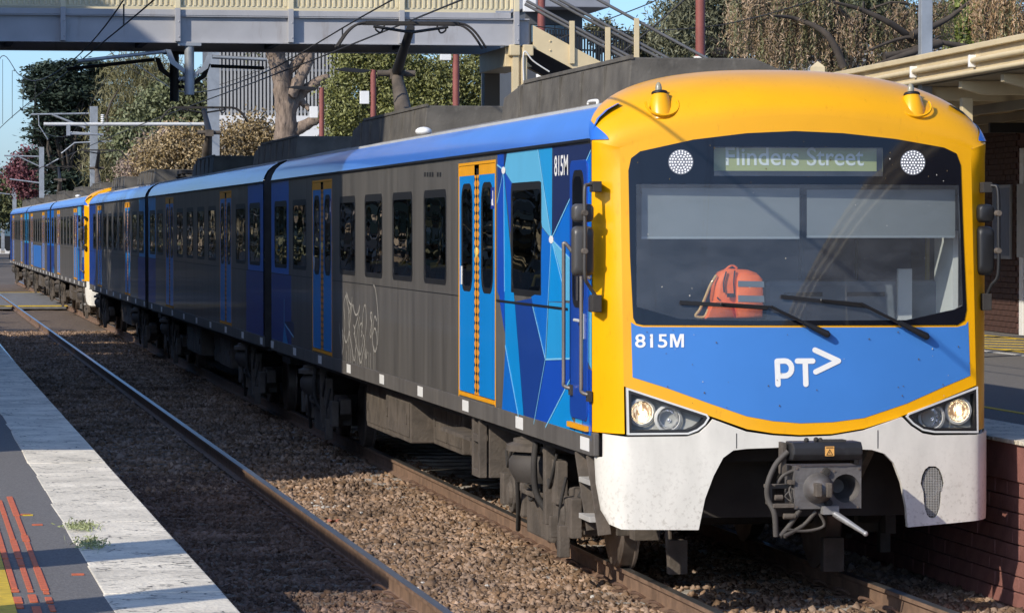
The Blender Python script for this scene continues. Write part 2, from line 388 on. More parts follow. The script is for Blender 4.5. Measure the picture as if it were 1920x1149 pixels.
# ------------------------------------------------------------------ left platform
EX0, EX1 = -5.15, -5.265     # platform edge drifts slightly from the track
def ex(y): return EX0+(EX1-EX0)*(y+10.5)/34.1
lp = thing('left_platform', 'asphalt station platform with worn white edge strip at left', 'platform', (0,0,0))
def strip(x0off, x1off, y0, y1, z0, z1, n=20):
    mb = MB()
    for i in range(n):
        a = y0+(y1-y0)*i/n; b = y0+(y1-y0)*(i+1)/n
        mb.add([(ex(a)+x0off,a,z0),(ex(a)+x1off,a,z0),(ex(b)+x1off,b,z0),(ex(b)+x0off,b,z0),(ex(a)+x0off,a,z1),(ex(a)+x1off,a,z1),(ex(b)+x1off,b,z1),(ex(b)+x0off,b,z1)],
               [(0,3,2,1),(4,5,6,7),(1,2,6,5),(3,0,4,7)]+([(0,1,5,4)] if i==0 else [])+([(2,3,7,6)] if i==n-1 else []))
    return mb
strip(-12,-.08,-30,70,-.4,1.072).build('platform_base', m_asphalt, lp, clean=True)
strip(-.075,-.03,-30,70,-.4,.98).build('platform_wall', m_platwall, lp, clean=True)
# white coping built of slabs with narrow, slightly uneven joints
y = -16.0
while y < 44:
    ln = rnd.uniform(1.1,1.5)
    a, b = y, min(y+ln-.012, 45)
    dz = rnd.uniform(-.003,.003); j0 = j1 = 0.; j2,j3 = [rnd.uniform(-.012,.012) for _ in range(2)]
    mb = MB(); mb.add([(ex(a)-.55,a,.985),(ex(a)+j0,a,.985),(ex(b)+j1,b,.985),(ex(b)-.55,b,.985),(ex(a)-.55+j2,a,1.0755+dz*.6),(ex(a)+j0,a,1.0755+dz*.6),(ex(b)+j1,b,1.0755+dz*.6),(ex(b)-.55+j3,b,1.0755+dz*.6)],
               [(0,3,2,1),(4,5,6,7),(0,1,5,4),(1,2,6,5),(2,3,7,6),(3,0,4,7)])
    mb.build('coping_slab', m_whitepaint, lp, bevel=.008)
    y += ln
mb = MB(); mb.box(-6.32,-6.125,-16,-3.4,1.0725,1.077); mb.build('yellow_line', m_yellowpaint, lp)
for x in (-5.965,-6.035,-6.105):
    y = -3.75+rnd.uniform(-.2,.2)
    while y > -14:
        ln = rnd.uniform(.9,1.7) if y > -8.4 else rnd.uniform(.10,.35)
        if y > -8.4 and rnd.random() < .3: ln = .35
        mb = MB(); wq = .017+rnd.uniform(-.004,.003)
        mb.box(x-wq,x+wq,y-ln,y,1.0725,1.0785); mb.build('tactile_bar', m_orange, lp, bevel=.002)
        y -= ln+(.05 if y > -8.4 else rnd.uniform(.06,.25))
for (px,py) in ((52,965),(70,983),(48,964),(146,1076)):
    p = at(px,py,Z=1.075); mb = MB(); mb.box(p.x-.03,p.x+.03,p.y-.03,p.y+.03,1.0725,1.0775); mb.build('paint_fleck', m_orange if py!=965 else m_yellowpaint, lp)

# ------------------------------------------------------------------ right platform
rp = thing('right_platform', 'station platform with reddish brick face and white edge at right', 'platform', (0,0,0))
PE = 1.80; PZ = .06
mb = MB(); mb.box(PE+.06,30,-60,120,-.4,1.07+PZ); mb.build('platform_base', m_asphalt, rp)
mb = MB(); mb.box(PE+.01,PE+.058,-14,100,.82,1.05+PZ); mb.build('wall_cap', m_platwall, rp, bevel=.008)
mb = MB(); mb.box(PE+.052,PE+.0585,-14,100,-.4,.82); mb.build('mortar_bed', m_mortar, rp)
y = -6
while y < 40:
    ln = rnd.uniform(.95,1.25)
    mb = MB(); mb.box(PE-.02,PE+.72,y,y+ln-.01,1.051+PZ,1.084+PZ+rnd.uniform(-.002,.002)); mb.build('coping_slab', m_whitepaint, rp, bevel=.008); y += ln
bricks = []
for v in range(3):
    mb = MB(); mb.box(-.022,.03,-.147,.147,-.056,.056); bricks.append(mb.mesh('brick', m_platwall, bevel=.006))
for r in range(9):
    z = .76-r*.122
    for k in range(24):
        y = -2.0+k*.304+(r%2)*.152
        b = link('brick', bricks[rnd.randrange(3)], rp, (PE+.05+rnd.uniform(-.006,.004), y, z)); b.rotation_euler = (0,0,rnd.uniform(-.01,.01))
mb = MB(); mb.box(3.1,3.18,-10,60,1.0705+PZ,1.075+PZ); mb.build('yellow_line', m_yellowpaint, rp)
mb = MB(); mb.box(7.55,7.65,-4,50,1.0705+PZ,1.0745+PZ); mb.build('white_line', mat('line_white',(.6,.59,.56),.8), rp)
for k in range(9):
    mb = MB(); y = 18+k*1.5; mb.beam((8.0,y+2.1,1.0725+PZ),(9.6,y,1.0725+PZ),.14,.005); mb.build('hatch_line', m_yellowpaint, rp)
for x in (7.95,9.65):
    mb = MB(); mb.box(x-.06,x+.06,16,33,1.0755+PZ,1.0775+PZ); mb.build('hatch_border', m_yellowpaint, rp)

# ================================================================== the train
m_grey = mat('charcoal_side_paint', (.118,.109,.098), .40, var=.25, vscale=1.6, stretch=(1,2.2,.25), dirt=(.20,.18,.155), dscale=1.4, damt=.36, dstretch=(1,3.5,.22), coat=.22, bump=.25, bscale=1.6)
m_sill = mat('grey_sill_paint', (.115,.105,.095), .55, var=.2, vscale=3, stretch=(1,2,.4), dirt=(.17,.145,.115), dscale=3, damt=.3)
m_roofblue = mat('roof_blue_gloss', srgb(48,108,200), .28, var=.08, vscale=1, coat=.2, dirt=(.05,.09,.22), dscale=1.2, damt=.05)
m_rooftop = mat('roof_grey', (.20,.18,.16), .8, var=.2, vscale=3, stretch=(1,.3,1))
m_pod = mat('weathered_roof_pod', (.105,.095,.08), .75, var=.3, vscale=4, bump=.4, bscale=30, dirt=(.26,.245,.21), dscale=7, damt=.14)
m_yellow = mat('mask_yellow', srgb(238,170,6), .33, var=.05, vscale=2.5, dirt=srgb(178,112,12), dscale=16, damt=.13, dstretch=(1.6,1,.55), coat=.15)
m_fblue = mat('front_blue', srgb(62,124,198), .45, var=.04, vscale=2, coat=.1)
m_white = mat('skirt_white', (.72,.69,.62), .45, var=.09, vscale=3, stretch=(2,1,.7), dirt=(.22,.175,.125), dscale=30, damt=.46, coat=.1)
def lowgrime(m, za, zb):      # spray thrown up from the track: specks thicken towards the lower edge
    N = m.node_tree.nodes; L = m.node_tree.links
    mx = m.node_tree.nodes['Principled BSDF'].inputs['Base Color'].links[0].from_node; fs = mx.inputs[0].links[0].from_socket
    tc = N.new('ShaderNodeTexCoord'); sp = N.new('ShaderNodeSeparateXYZ'); L.new(tc.outputs['Object'], sp.inputs[0])
    r = N.new('ShaderNodeMapRange'); r.inputs[1].default_value = za; r.inputs[2].default_value = zb; r.inputs[3].default_value = 1.0; r.inputs[4].default_value = .10; L.new(sp.outputs['Z'], r.inputs[0])
    mu = N.new('ShaderNodeMath'); mu.operation = 'MULTIPLY'; L.new(fs, mu.inputs[0]); L.new(r.outputs[0], mu.inputs[1]); L.new(mu.outputs[0], mx.inputs[0])
lowgrime(m_white, .53, 1.15)
m_black = mat('black_rubber', (.012,.012,.013), .5, var=.2)
m_frit = mat('black_glass_band', (.008,.009,.014), .05, var=.1)
m_under = mat('underframe_grime', (.10,.082,.066), .85, var=.35, vscale=5, bump=.5, bscale=35, dirt=(.17,.13,.10), dscale=4, damt=.3)
m_underd = mat('underframe_dark', (.035,.031,.028), .85, var=.3, vscale=5)
m_steel = mat('wheel_steel', (.22,.18,.15), .5, metal=.6, var=.3, vscale=6)
m_orange_trim = mat('door_trim_yellow', srgb(232,160,25), .45, var=.06, vscale=4)
m_dblue = mat('door_blue', srgb(12,140,222), .35, var=.05, vscale=1.5, stretch=(1,1,.4), coat=.2)
m_dark = mat('dark_interior', (.022,.024,.03), .8, var=.2)
m_wglass = glass('side_window_glass', (.16,.17,.17), ior=1.5, wave=.12)
m_screen = glass('windscreen_glass', (.80,.84,.87), ior=1.52, wave=.0, dust=.075)
m_chrome = mat('lamp_reflector', (.75,.75,.76), .22, metal=1.0, var=.05)
m_ring = mat('lamp_ring_grey', (.52,.52,.49), .5, var=.1)
m_wtxt = mat('white_lettering', (.80,.79,.76), .5, var=.04)
def solid(name, c, rough=.35): return mat(name, srgb(*c), rough, var=.05, vscale=2, coat=.15)

# ---- pattern strip of orange lozenges on black between door leaves
def lozenge():
    m = bpy.data.materials.new('lozenge_strip'); m.use_nodes = True; N = m.node_tree.nodes; L = m.node_tree.links; p = N['Principled BSDF']
    tc = N.new('ShaderNodeTexCoord'); sp = N.new('ShaderNodeSeparateXYZ'); L.new(tc.outputs['Generated'], sp.inputs[0])
    def mth(op, a, b=None):
        n = N.new('ShaderNodeMath'); n.operation = op
        for i, v in enumerate((a, b)):
            if v is None: continue
            if isinstance(v, (int,float)): n.inputs[i].default_value = v
            else: L.new(v, n.inputs[i])
        return n.outputs[0]
    fy = mth('ABSOLUTE', mth('SUBTRACT', mth('FRACT', mth('MULTIPLY', sp.outputs['Y'], 2.0)), .5))
    fz = mth('ABSOLUTE', mth('SUBTRACT', mth('FRACT', mth('MULTIPLY', sp.outputs['Z'], 26.0)), .5))
    k = mth('LESS_THAN', mth('ADD', mth('MULTIPLY', mth('SUBTRACT', .5, fy), .75), fz), .34)
    mx = N.new('ShaderNodeMix'); mx.data_type = 'RGBA'; mx.inputs[6].default_value = (*srgb(225,150,40),1); mx.inputs[7].default_value = (.012,.012,.018,1)
    L.new(k, mx.inputs[0]); L.new(mx.outputs[2], p.inputs['Base Color']); p.inputs['Roughness'].default_value = .5
    return m
m_loz = lozenge()

# ------------------------------------------------------------------ shared carriage pieces (side faces -X)
SX = -1.52
def window_mesh(wd, ht):
    o = rrect(wd, ht, .10); i = rrect(wd-.10, ht-.13, .075)
    mb = MB(); n = len(o)
    vs = [(-.0018,a,b) for a,b in o]+[(-.0025,a,b-.012) for a,b in i]+[(.035,a,b) for a,b in o]+[(.03,a,b-.012) for a,b in i]
    fs = [(k,(k+1)%n,n+(k+1)%n,n+k) for k in range(n)]+[(n+k,n+(k+1)%n,3*n+(k+1)%n,3*n+k) for k in range(n)]+[(2*n+k,2*n+(k+1)%n,(k+1)%n,k) for k in range(n)]
    mb.add(vs, fs); fr = mb.mesh('window_frame', m_black, clean=True)
    mb = MB(); i2 = rrect(wd-.085, ht-.115, .075); mb.poly([(.003,a,b-.012) for a,b in i2]); gl = mb.mesh('pane', m_wglass)
    return fr, gl
WIN = window_mesh(1.5, .92); WIN2 = window_mesh(1.62, .92); WINC = window_mesh(1.48, .96)
def add_window(car, y, z, wm):
    f = link('window', wm[0], car, (SX, y, z)); link('pane', wm[1], f); return f

def door_parts():
    P = {}
    W, z0, z1 = 2.1, 1.235, 3.37
    mb = MB()
    for y0,y1 in ((-W/2,-W/2+.035),(W/2-.035,W/2)): mb.box(-.0015,.03,y0,y1,z0-.09,z1)
    mb.box(-.0015,.03,-W/2+.036,W/2-.036,z1-.025,z1); mb.box(-.006,.03,-W/2+.036,W/2-.036,z0-.012,z0+.022)
    P['frame'] = mb.mesh('door', m_orange_trim)
    LW = (W-.075-.26)/2
    def leaf(cy):
        o = [(-LW/2+0,z0+.03),(LW/2,z0+.03),(LW/2,z1-.035),(-LW/2,z1-.035)]
        hl = [(a,b+2.685) for a,b in rrect(.62,.95,.16)]
        bm = fill2d(o, [hl]); me = bpy.data.meshes.new('door_leaf')
        for v in bm.verts: v.co = Vector((.002, v.co.x+cy, v.co.z))
        bm.to_mesh(me); bm.free(); me.materials.append(m_dblue); return me
    cy = .13+LW/2
    P['leaf'] = [leaf(-cy), leaf(cy)]; P['fr'] = []; P['pane'] = []; P['hd'] = []
    for s in (-1,1):
        o = [(a,b+2.685) for a,b in rrect(.66,.99,.18)]; i = [(a,b+2.685) for a,b in rrect(.56,.89,.14)]
        mb = MB(); n = len(o)
        mb.add([(.0012,a+s*cy,b) for a,b in o]+[(.0008,a+s*cy,b) for a,b in i]+[(.04,a+s*cy,b) for a,b in i],
               [(k,(k+1)%n,n+(k+1)%n,n+k) for k in range(n)]+[(n+k,n+(k+1)%n,2*n+(k+1)%n,2*n+k) for k in range(n)])
        P['fr'].append(mb.mesh('window_gasket', m_black))
        mb = MB(); mb.poly([(.0045,a+s*cy,b) for a,b in rrect(.58,.91,.14) for b in [b+2.685]]); P['pane'].append(mb.mesh('door_pane', m_wglass))
        mb = MB(); mb.box(.0008,.0015,s*cy-LW/2,s*cy+LW/2,z1-.12,z1-.03); P['hd'].append(mb.mesh('door_header', m_orange_trim))
    mb = MB(); mb.box(.0008,.03,-.13,.13,z0+.03,z1-.12); P['strip'] = mb.mesh('lozenge_strip', m_loz)
    mb = MB(); mb.box(.0003,.03,-.012,.012,z0+.05,z1-.06); P['seam'] = mb.mesh('door_seam', m_black)
    mb = MB(); mb.cyl((-.006,.0,2.55),(.002,.0,2.55),.05,n=14); P['btn'] = mb.mesh('door_button', solid('button_yellow',(240,215,120)))
    mb = MB(); mb.box(.0008,.0015,-.97,-.78,2.94,3.13); P['sg'] = mb.mesh('accessible_sign', solid('sign_blue',(35,60,150)))
    mb = MB(); mb.prism([(.0002,-.875+a,b) for a,b in ((-.05,2.97),(.05,2.97),(.05,3.02),(.0,3.03),(.0,3.10),(-.03,3.10),(-.03,3.0))],(.0005,0,0)); P['sgm'] = mb.mesh('wheelchair_symbol', m_wtxt)
    mb = MB(); mb.box(.0008,.0015,.84,.93,2.25,2.42); P['nt'] = mb.mesh('notice', m_wtxt)
    return P
DP = door_parts()
def add_door(car, yc, detail=True):
    d = link('door', DP['frame'], car, (SX, yc, 0))
    for k in (0,1):
        lf = link('door_leaf', DP['leaf'][k], d); link('window_gasket', DP['fr'][k], d); link('door_pane', DP['pane'][k], d); link('door_header', DP['hd'][k], d)
    link('lozenge_strip', DP['strip'], d); link('door_seam', DP['seam'], d)
    if detail:
        link('door_button', DP['btn'], d); link('accessible_sign', DP['sg'], d); link('wheelchair_symbol', DP['sgm'], d); link('notice', DP['nt'], d)
    return d

# bogie, built once, centred on its pivot
def bogie_parts():
    out = []
    for s in (-1,1):
        mb = MB()
        pr = [(-1.75,.62),(-1.75,.44),(-1.55,.36),(-.95,.34),(-.6,.26),(.6,.26),(.95,.34),(1.55,.36),(1.75,.44),(1.75,.62),(1.2,.66),(.8,.60),(-.8,.60),(-1.2,.66)]
        mb.prism([(s*1.10,a,b) for a,b in pr], (s*.14,0,0)); out.append(('side_frame', mb.mesh('side_frame', m_under, bevel=.015)))
        mb = MB()
        mb.lathe([(.34,.0),(.36,.03),(.40,.10),(.40,.18),(.36,.24),(.34,.25)], (s*1.16,0,.62), (0,0,1), 24)
        out.append(('air_spring', mb.mesh('air_spring', mat('air_spring_rubber',(.06,.052,.046),.75,var=.2), smooth=50)))
        mb = MB(); mb.lathe([(.30,0),(.42,.02),(.42,.07),(.36,.09),(.36,.12),(.30,.13),(.26,.22)], (s*1.16,0,.865), (0,0,1), 24); out.append(('spring_cap', mb.mesh('spring_cap', m_under, smooth=40)))
        for yy in (-1.25,1.25):
            mb = MB(); mb.cyl((s*1.10,yy,.42),(s*1.33,yy,.42),.17,n=16); mb.cyl((s*1.33,yy,.42),(s*1.36,yy,.42),.12,.09,n=12); mb.box(s*1.12-.06,s*1.12+.16 if s>0 else s*1.12+.06,yy-.22,yy+.22,.28,.56)
            out.append(('axle_box', mb.mesh('axle_box', m_under, bevel=.012)))
            mb = MB(); mb.lathe([(.08,-.07),(.40,-.07),(.42,-.05),(.42,.045),(.445,.05),(.45,.07),(.30,.075),(.10,.09)], (s*.845,yy,.42), (-s,0,0), 32)
            out.append(('wheel', mb.mesh('wheel', m_steel, smooth=40)))
        mb = MB(); mb.box(s*1.24,s*1.24+s*.06,-.55,.62,.14,.50); mb.box(s*1.20,s*1.30,-.9,-.62,.2,.7); mb.box(s*1.2,s*1.32,.75,.95,.25,.95)
        out.append(('brake_plate', mb.mesh('brake_plate', m_under, bevel=.02)))
        mb = MB(); mb.tube(smooth_path([(s*1.38,-.35,1.05),(s*1.42,-.42,.8),(s*1.40,-.42,.55),(s*1.32,-.5,.40)],5), .028, 8); mb.tube(smooth_path([(s*1.36,.5,1.05),(s*1.38,.62,.7),(s*1.34,.8,.35),(s*1.30,1.05,.12)],5), .022, 8)
        out += [('hose', q.mesh('hose', m_underd, smooth=60)) for q in mb.pieces()]
        for k_,(bx_,y0_,y1_,za_,zb_) in enumerate(((1.25,-1.05,-.80,.50,.86),(1.27,-.62,-.50,.30,.98),(1.22,.62,.80,.52,.80),(1.29,-.95,-.88,.22,.40),(1.29,.30,.52,.50,.57),(1.31,-.30,.30,.50,.54),(1.26,1.55,1.72,.30,.58),(1.26,-1.72,-1.55,.28,.60),(1.30,-1.42,-1.30,.10,.36),(1.23,1.02,1.12,.55,1.02))):
            mb = MB(); mb.box(*sorted((s*bx_,s*(bx_+.09))),y0_,y1_,za_,zb_); out.append(('bogie_bracket', mb.mesh('bogie_bracket', m_under, bevel=.01)))
        for k_,pts in enumerate((((1.33,-1.0,.92),(1.36,-.9,.7),(1.34,-.7,.62),(1.33,-.55,.75)),((1.32,-1.35,.75),(1.36,-1.3,.5),(1.33,-1.1,.25),(1.31,-.9,.16)),((1.33,.95,.95),(1.37,1.1,.75),(1.35,1.3,.66),(1.33,1.5,.8)),((1.34,-.2,.56),(1.37,.0,.46),(1.35,.25,.52),(1.33,.5,.62)))):
            mb = MB(); mb.tube(smooth_path([(s*a_,b_,c_) for a_,b_,c_ in pts],5), .014, 6); out.append(('brake_pipe', mb.mesh('brake_pipe', m_underd, smooth=60)))
        for yy in (-1.5,-1.0,1.0,1.5):
            mb = MB(); mb.lathe([(.07,0),(.09,.04),(.07,.08),(.09,.12),(.07,.16),(.09,.20),(.07,.24)], (s*1.17,yy,.40), (0,0,1), 12); out.append(('chevron_spring', mb.mesh('chevron_spring', m_underd, smooth=40)))
    mb = MB()
    for yy in (-1.25,1.25): mb.cyl((-.85,yy,.42),(.85,yy,.42),.085,n=12)
    mb.box(-1.1,1.1,-.35,.35,.38,.62); out.append(('axles', mb.mesh('axles', m_underd)))
    return out
BP = bogie_parts()
def add_bogie(car, yc):
    b = bpy.data.objects.new('bogie', None); COL.objects.link(b); b.parent = car; b.location = (0,yc,0); b.empty_display_size = .1
    for nm, me in BP: link(nm, me, b)
    return b

def pod_mesh(L, long=True):
    # roof equipment housing: flat top, sloping right shoulder, sloping tail; separate plates with cover joints
    mb = MB()
    def sec(y, zt): return [(-.98,y,3.80),(-.95,y,zt),(.05,y,zt),(.34,y,zt-.12),(.62,y,3.82)]
    secs = [sec(0,4.12), sec(L-1.2,4.13), sec(L,4.02)]
    vs = [p for s in secs for p in s]; n = 5
    fs = [(i*n+j, i*n+j+1, (i+1)*n+j+1, (i+1)*n+j) for i in range(2) for j in range(4)]+[(4,3,2,1,0),(10,11,12,13,14)]
    mb.add(vs, fs)
    me = mb.mesh('roof_pod', m_pod, bevel=.012)
    mb = MB(); k = int(L/1.05)
    mb.box(-.965,-.93,-.012,L-1.15,4.105,4.138)
    for i in range(1,k+1):
        y = i*L/(k+1); mb.box(-.985,-.955,y-.05,y+.05,3.80,4.09)
    return me, mb.mesh('pod_cover_strip', m_pod, bevel=.004)
PODS = {}
def add_pod(car, y0, L):
    if L not in PODS: PODS[L] = pod_mesh(L)
    p = link('roof_pod', PODS[L][0], car, (0,y0,0)); link('pod_cover_strip', PODS[L][1], p); return p

def panto_parts():
    out = []
    mb = MB(); mb.box(-.6,.6,.2,1.5,3.98,4.06); 
    for x in (-.55,.55):
        for y in (.3,1.4): mb.lathe([(.05,0),(.09,.03),(.05,.06),(.09,.09),(.05,.12),(.05,.18)], (x,y,3.82), (0,0,1), 10)
    out.append(('pantograph_base', mb.mesh('pantograph_base', m_underd, smooth=40)))
    mb = MB(); mb.tube([(0,.75,4.02),(0,1.25,4.5),(0,1.75,4.86)], [.13,.11,.07], 10); mb.cyl((-.26,1.75,4.88),(.26,1.75,4.88),.045,n=10); mb.box(-.09,.09,1.66,1.84,4.80,4.94)
    out.append(('lower_arm', mb.mesh('lower_arm', m_under, smooth=50)))
    mb = MB(); mb.tube([(0,1.75,4.88),(.0,.35,5.42)], [.075,.055], 10); mb.tube([(-.5,.35,5.44),(.0,.30,5.36),(.5,.35,5.44)], .02, 8)
    out.append(('upper_arm', mb.mesh('upper_arm', mat('pantograph_black',(.02,.02,.021),.55,var=.2), smooth=50)))
    mb = MB()
    for dy in (-.14,.14):
        mb.box(-.62,.62,.35+dy-.03,.35+dy+.03,5.46,5.50)
        for s in (-1,1):
            mb.tube(smooth_path([(s*.60,.35+dy,5.48),(s*.72,.35+dy,5.46),(s*.85,.35+dy,5.36),(s*.99,.35+dy,5.16)],5), .016, 8)
    for s in (-1,1): mb.tube(smooth_path([(s*.35,.35,5.46),(s*.40,.35,5.36),(s*.47,.35,5.40),(s*.45,.35,5.46)],4), .012, 6)
    out.append(('collector_head', mb.mesh('collector_head', m_underd, smooth=50)))
    return out
PP = panto_parts()
def add_panto(car, y, back=False):
    b = bpy.data.objects.new('pantograph', None); COL.objects.link(b); b.parent = car; b.location = (0,y,0); b.empty_display_size = .1
    for nm, me in PP: link(nm, me, b)
    if back: b.rotation_euler = (0,0,math.pi)

ROOF = [(1.52,3.44),(1.495,3.52),(1.45,3.60),(1.38,3.665),(1.29,3.715)]
TOP = [(1.29,3.715),(1.1,3.775),(.85,3.83),(.5,3.875),(0,3.895)]
def shell(car, L, ops, zones, y0=0., rooff=0.05):
    """side with openings, roof, ends, floor"""
    Z0, Z1 = 1.21, 3.44
    ys = sorted(set([y0, L]+[v for o in ops for v in o[:2]]+[v for q in zones for v in q[:2]])); ys = [v for v in ys if y0-1e-6 <= v <= L+1e-6]
    zs = sorted(set([Z0, 2.135, 2.145, Z1]+[v for o in ops for v in o[2:4]]+[v for q in zones for v in q[2:4]]))
    mats = [m_grey, m_black]; mb = MB()
    for i in range(len(ys)-1):
        for j in range(len(zs)-1):
            a,b,c,d = ys[i],ys[i+1],zs[j],zs[j+1]; ym,zm = (a+b)/2,(c+d)/2
            if any(o[0]<ym<o[1] and o[2]<zm<o[3] for o in ops): continue
            mi = 0
            for q in zones:
                if q[0]<ym<q[1] and q[2]<zm<q[3]:
                    if q[4] not in mats: mats.append(q[4])
                    mi = mats.index(q[4])
            if abs(zm-2.14) < .006: mi = 1
            mb.add([(SX,a,c),(SX,a,d),(SX,b,d),(SX,b,c)], [(0,1,2,3)], mi)
    for o in ops:
        a,b,c,d = o[:4]
        for (p,q) in (((a,c),(b,c)),((b,c),(b,d)),((b,d),(a,d)),((a,d),(a,c))):
            mb.add([(SX,p[0],p[1]),(SX,q[0],q[1]),(SX+.06,q[0],q[1]),(SX+.06,p[0],p[1])], [(0,1,2,3)], 1)
    mb.build('side_wall', mats, car)
    mb = MB(); mb.box(1.46,1.52,y0,L,1.21,3.44); mb.build('side_wall', m_grey, car)
    for s in (-1,1):
        mb = MB(); x0, x1 = (SX-.004, SX+.10) if s<0 else (-SX-.10, -SX+.004)
        mb.box(x0,x1,y0+.02,L-.02,1.055,1.208); mb.build('sill_beam', m_sill, car, bevel=.006)
        mb = MB()
        mb.box(*((-1.545,-1.50) if s<0 else (1.50,1.545)), rooff, L, 3.425, 3.445); mb.build('drip_rail', m_black, car)
    mk = MB(); mk.box(SX-.006,SX-.0045,-.18,.18,1.085,1.185); mkm = mk.mesh('reflector_square', m_wtxt)
    k = .25
    while k < L:
        link('reflector_square', mkm, car, (0,k,0)); k += 2.9
    def sweep(pr, ya, yb):
        n = len(pr); return [(x,ya,z) for x,z in pr]+[(x,yb,z) for x,z in pr], [(i,i+1,n+i+1,n+i) for i in range(n-1)]
    for s in (-1,1):
        mb = MB(); mb.add(*sweep([(s*a*1.004,b) for a,b in ROOF], rooff, L)); mb.build('roof_cove', m_roofblue, car, smooth=60, clean=True)
    mb = MB(); mb.add(*sweep([(-a,b) for a,b in TOP]+[(a,b) for a,b in reversed(TOP[:-1])], max(rooff,.35), L)); mb.build('roof_top', m_rooftop, car, smooth=60, clean=True)
    for x in (-1.29,1.29):
        mb = MB(); mb.box(x-.012,x+.012,max(rooff,.35),L,3.705,3.735); mb.build('roof_gutter', m_ring, car)
    mb = MB(); prof = [(-1.5,1.06)]+[(-a+.015,b-.01) for a,b in ROOF]+[(-a,b-.01) for a,b in TOP[1:]]+[(a,b-.01) for a,b in reversed(TOP[:-1])]+[(a-.015,b-.01) for a,b in reversed(ROOF[:-1])]+[(1.5,1.06)]
    mb.prism([(x,L-.02,z) for x,z in prof], (0,.019,0))
    if rooff < .02 : mb.prism([(x,y0+.001,z) for x,z in prof], (0,.019,0))
    mb.build('end_wall', m_underd, car)
    mb = MB(); mb.box(-1.45,1.45,y0+.03,L-.03,1.0,1.19); mb.build('floor', m_underd, car)
    mb = MB(); mb.box(-1.45,1.45,y0+1.75,L-.03,3.40,3.43); mb.build('ceiling', m_dark, car)
def gangway(car, ya, yb):
    mb = MB(); n = max(2,int(abs(yb-ya)/.12)); d = (yb-ya)/n
    for i in range(n):
        q = .86 if i%2 else .92
        mb.box(-q,q,ya+i*d+.005,ya+(i+1)*d-.005,1.15,3.5+.03*(i%2))
    mb.box(-1.25,1.25,ya+.05*(1 if d>0 else -1),yb-.05*(1 if d>0 else -1),.85,1.05)
    mb.build('gangway_bellows', m_black, car)
def underboxes(car, spec):
    for (x0,x1,y0,y1,z0,z1) in spec:
        mb = MB(); mb.box(x0,x1,y0,y1,z0,z1); o = mb.build('equipment_box', m_under, car, bevel=.015)
        mb = MB(); mb.box(x0-.012,x0-.001,y0+.06,(y0+y1)/2-.03,z0+.06,z1-.06); mb.box(x0-.012,x0-.001,(y0+y1)/2+.03,y1-.06,z0+.06,z1-.06)
        for yy in (y0+.2,y1-.2): mb.box(x0-.03,x0-.012,yy-.02,yy+.02,z0+.2,z0+.3)
        mb.build('box_lid', m_under, o, bevel=.004)
def seats(car, ys):
    sm = solid('seat_fabric', (40,52,85), .8); ym = solid('grab_yellow', (225,205,95), .5)
    mb = MB(); mb.box(-1.42,-.55,-.22,.22,1.55,1.68); mb.box(-1.42,-.55,.17,.27,1.65,2.28); A = mb.mesh('seat', sm, bevel=.03)
    mb = MB(); mb.tube([(-1.38,.22,2.26),(-1.36,.22,2.36),(-1.0,.22,2.38),(-.6,.22,2.36),(-.58,.22,2.26)], .022, 8); B = mb.mesh('grab_rail', ym, smooth=60)
    for y in ys:
        s = link('seat', A, car, (0,y,0)); link('grab_rail', B, s)

# ------------------------------------------------------------------ front of the leading carriage
def Yf(X, z): return -.45+.13*(X/1.4)**2+.085*max(0., z-1.25)
def facept(px, py, off=0.):
    Y = -.35
    for _ in range(8):
        p = at(px, py, Y=Y); Y = Yf(p.x, p.z)-off
    return (p.x, p.z)
def patch(outer, holes=(), off=.0, thick=0., surf=Yf, step=.14, xs=()):
    bm = fill2d(outer, holes)
    X = [v.co.x for v in bm.verts]; Z = [v.co.z for v in bm.verts]
    def cut(co, no): bmesh.ops.bisect_plane(bm, geom=bm.verts[:]+bm.edges[:]+bm.faces[:], dist=1e-5, plane_co=co, plane_no=no)
    k = math.floor(min(X)/step)+1
    while k*step < max(X): cut((k*step,0,0),(1,0,0)); k += 1
    for x in xs: cut((x,0,0),(1,0,0))
    k = math.floor(min(Z)/step)+1
    while k*step < max(Z): cut((0,0,k*step),(0,0,1)); k += 1
    for v in bm.verts: v.co.y = surf(v.co.x, v.co.z)-off
    bmesh.ops.recalc_face_normals(bm, faces=bm.faces)
    f0 = bm.faces[:][0] if bm.faces else None
    if f0 and sum(f.normal.y for f in bm.faces) > 0: bmesh.ops.reverse_faces(bm, faces=bm.faces)
    if thick:
        bd = [e for e in bm.edges if len(e.link_faces)==1]
        r = bmesh.ops.extrude_edge_only(bm, edges=bd)
        for v in [g for g in r['geom'] if isinstance(g, bmesh.types.BMVert)]: v.co.y += thick
    return bm
def bmobj(name, bm, mats, parent, smooth=40):
    me = bpy.data.meshes.new(name); bm.to_mesh(me); bm.free()
    for m in (mats if isinstance(mats,(list,tuple)) else [mats]): me.materials.append(m)
    if smooth: me.polygons.foreach_set('use_smooth', [True]*len(me.polygons)); me.set_sharp_from_angle(angle=R(smooth))
    return link(name, me, parent)
def P(lst, off=0.): return [facept(a,b,off) for a,b in lst]
def circ(cx, cy, r, n=24): return [(cx+r*math.cos(2*math.pi*i/n), cy+r*math.sin(2*math.pi*i/n)) for i in range(n)]

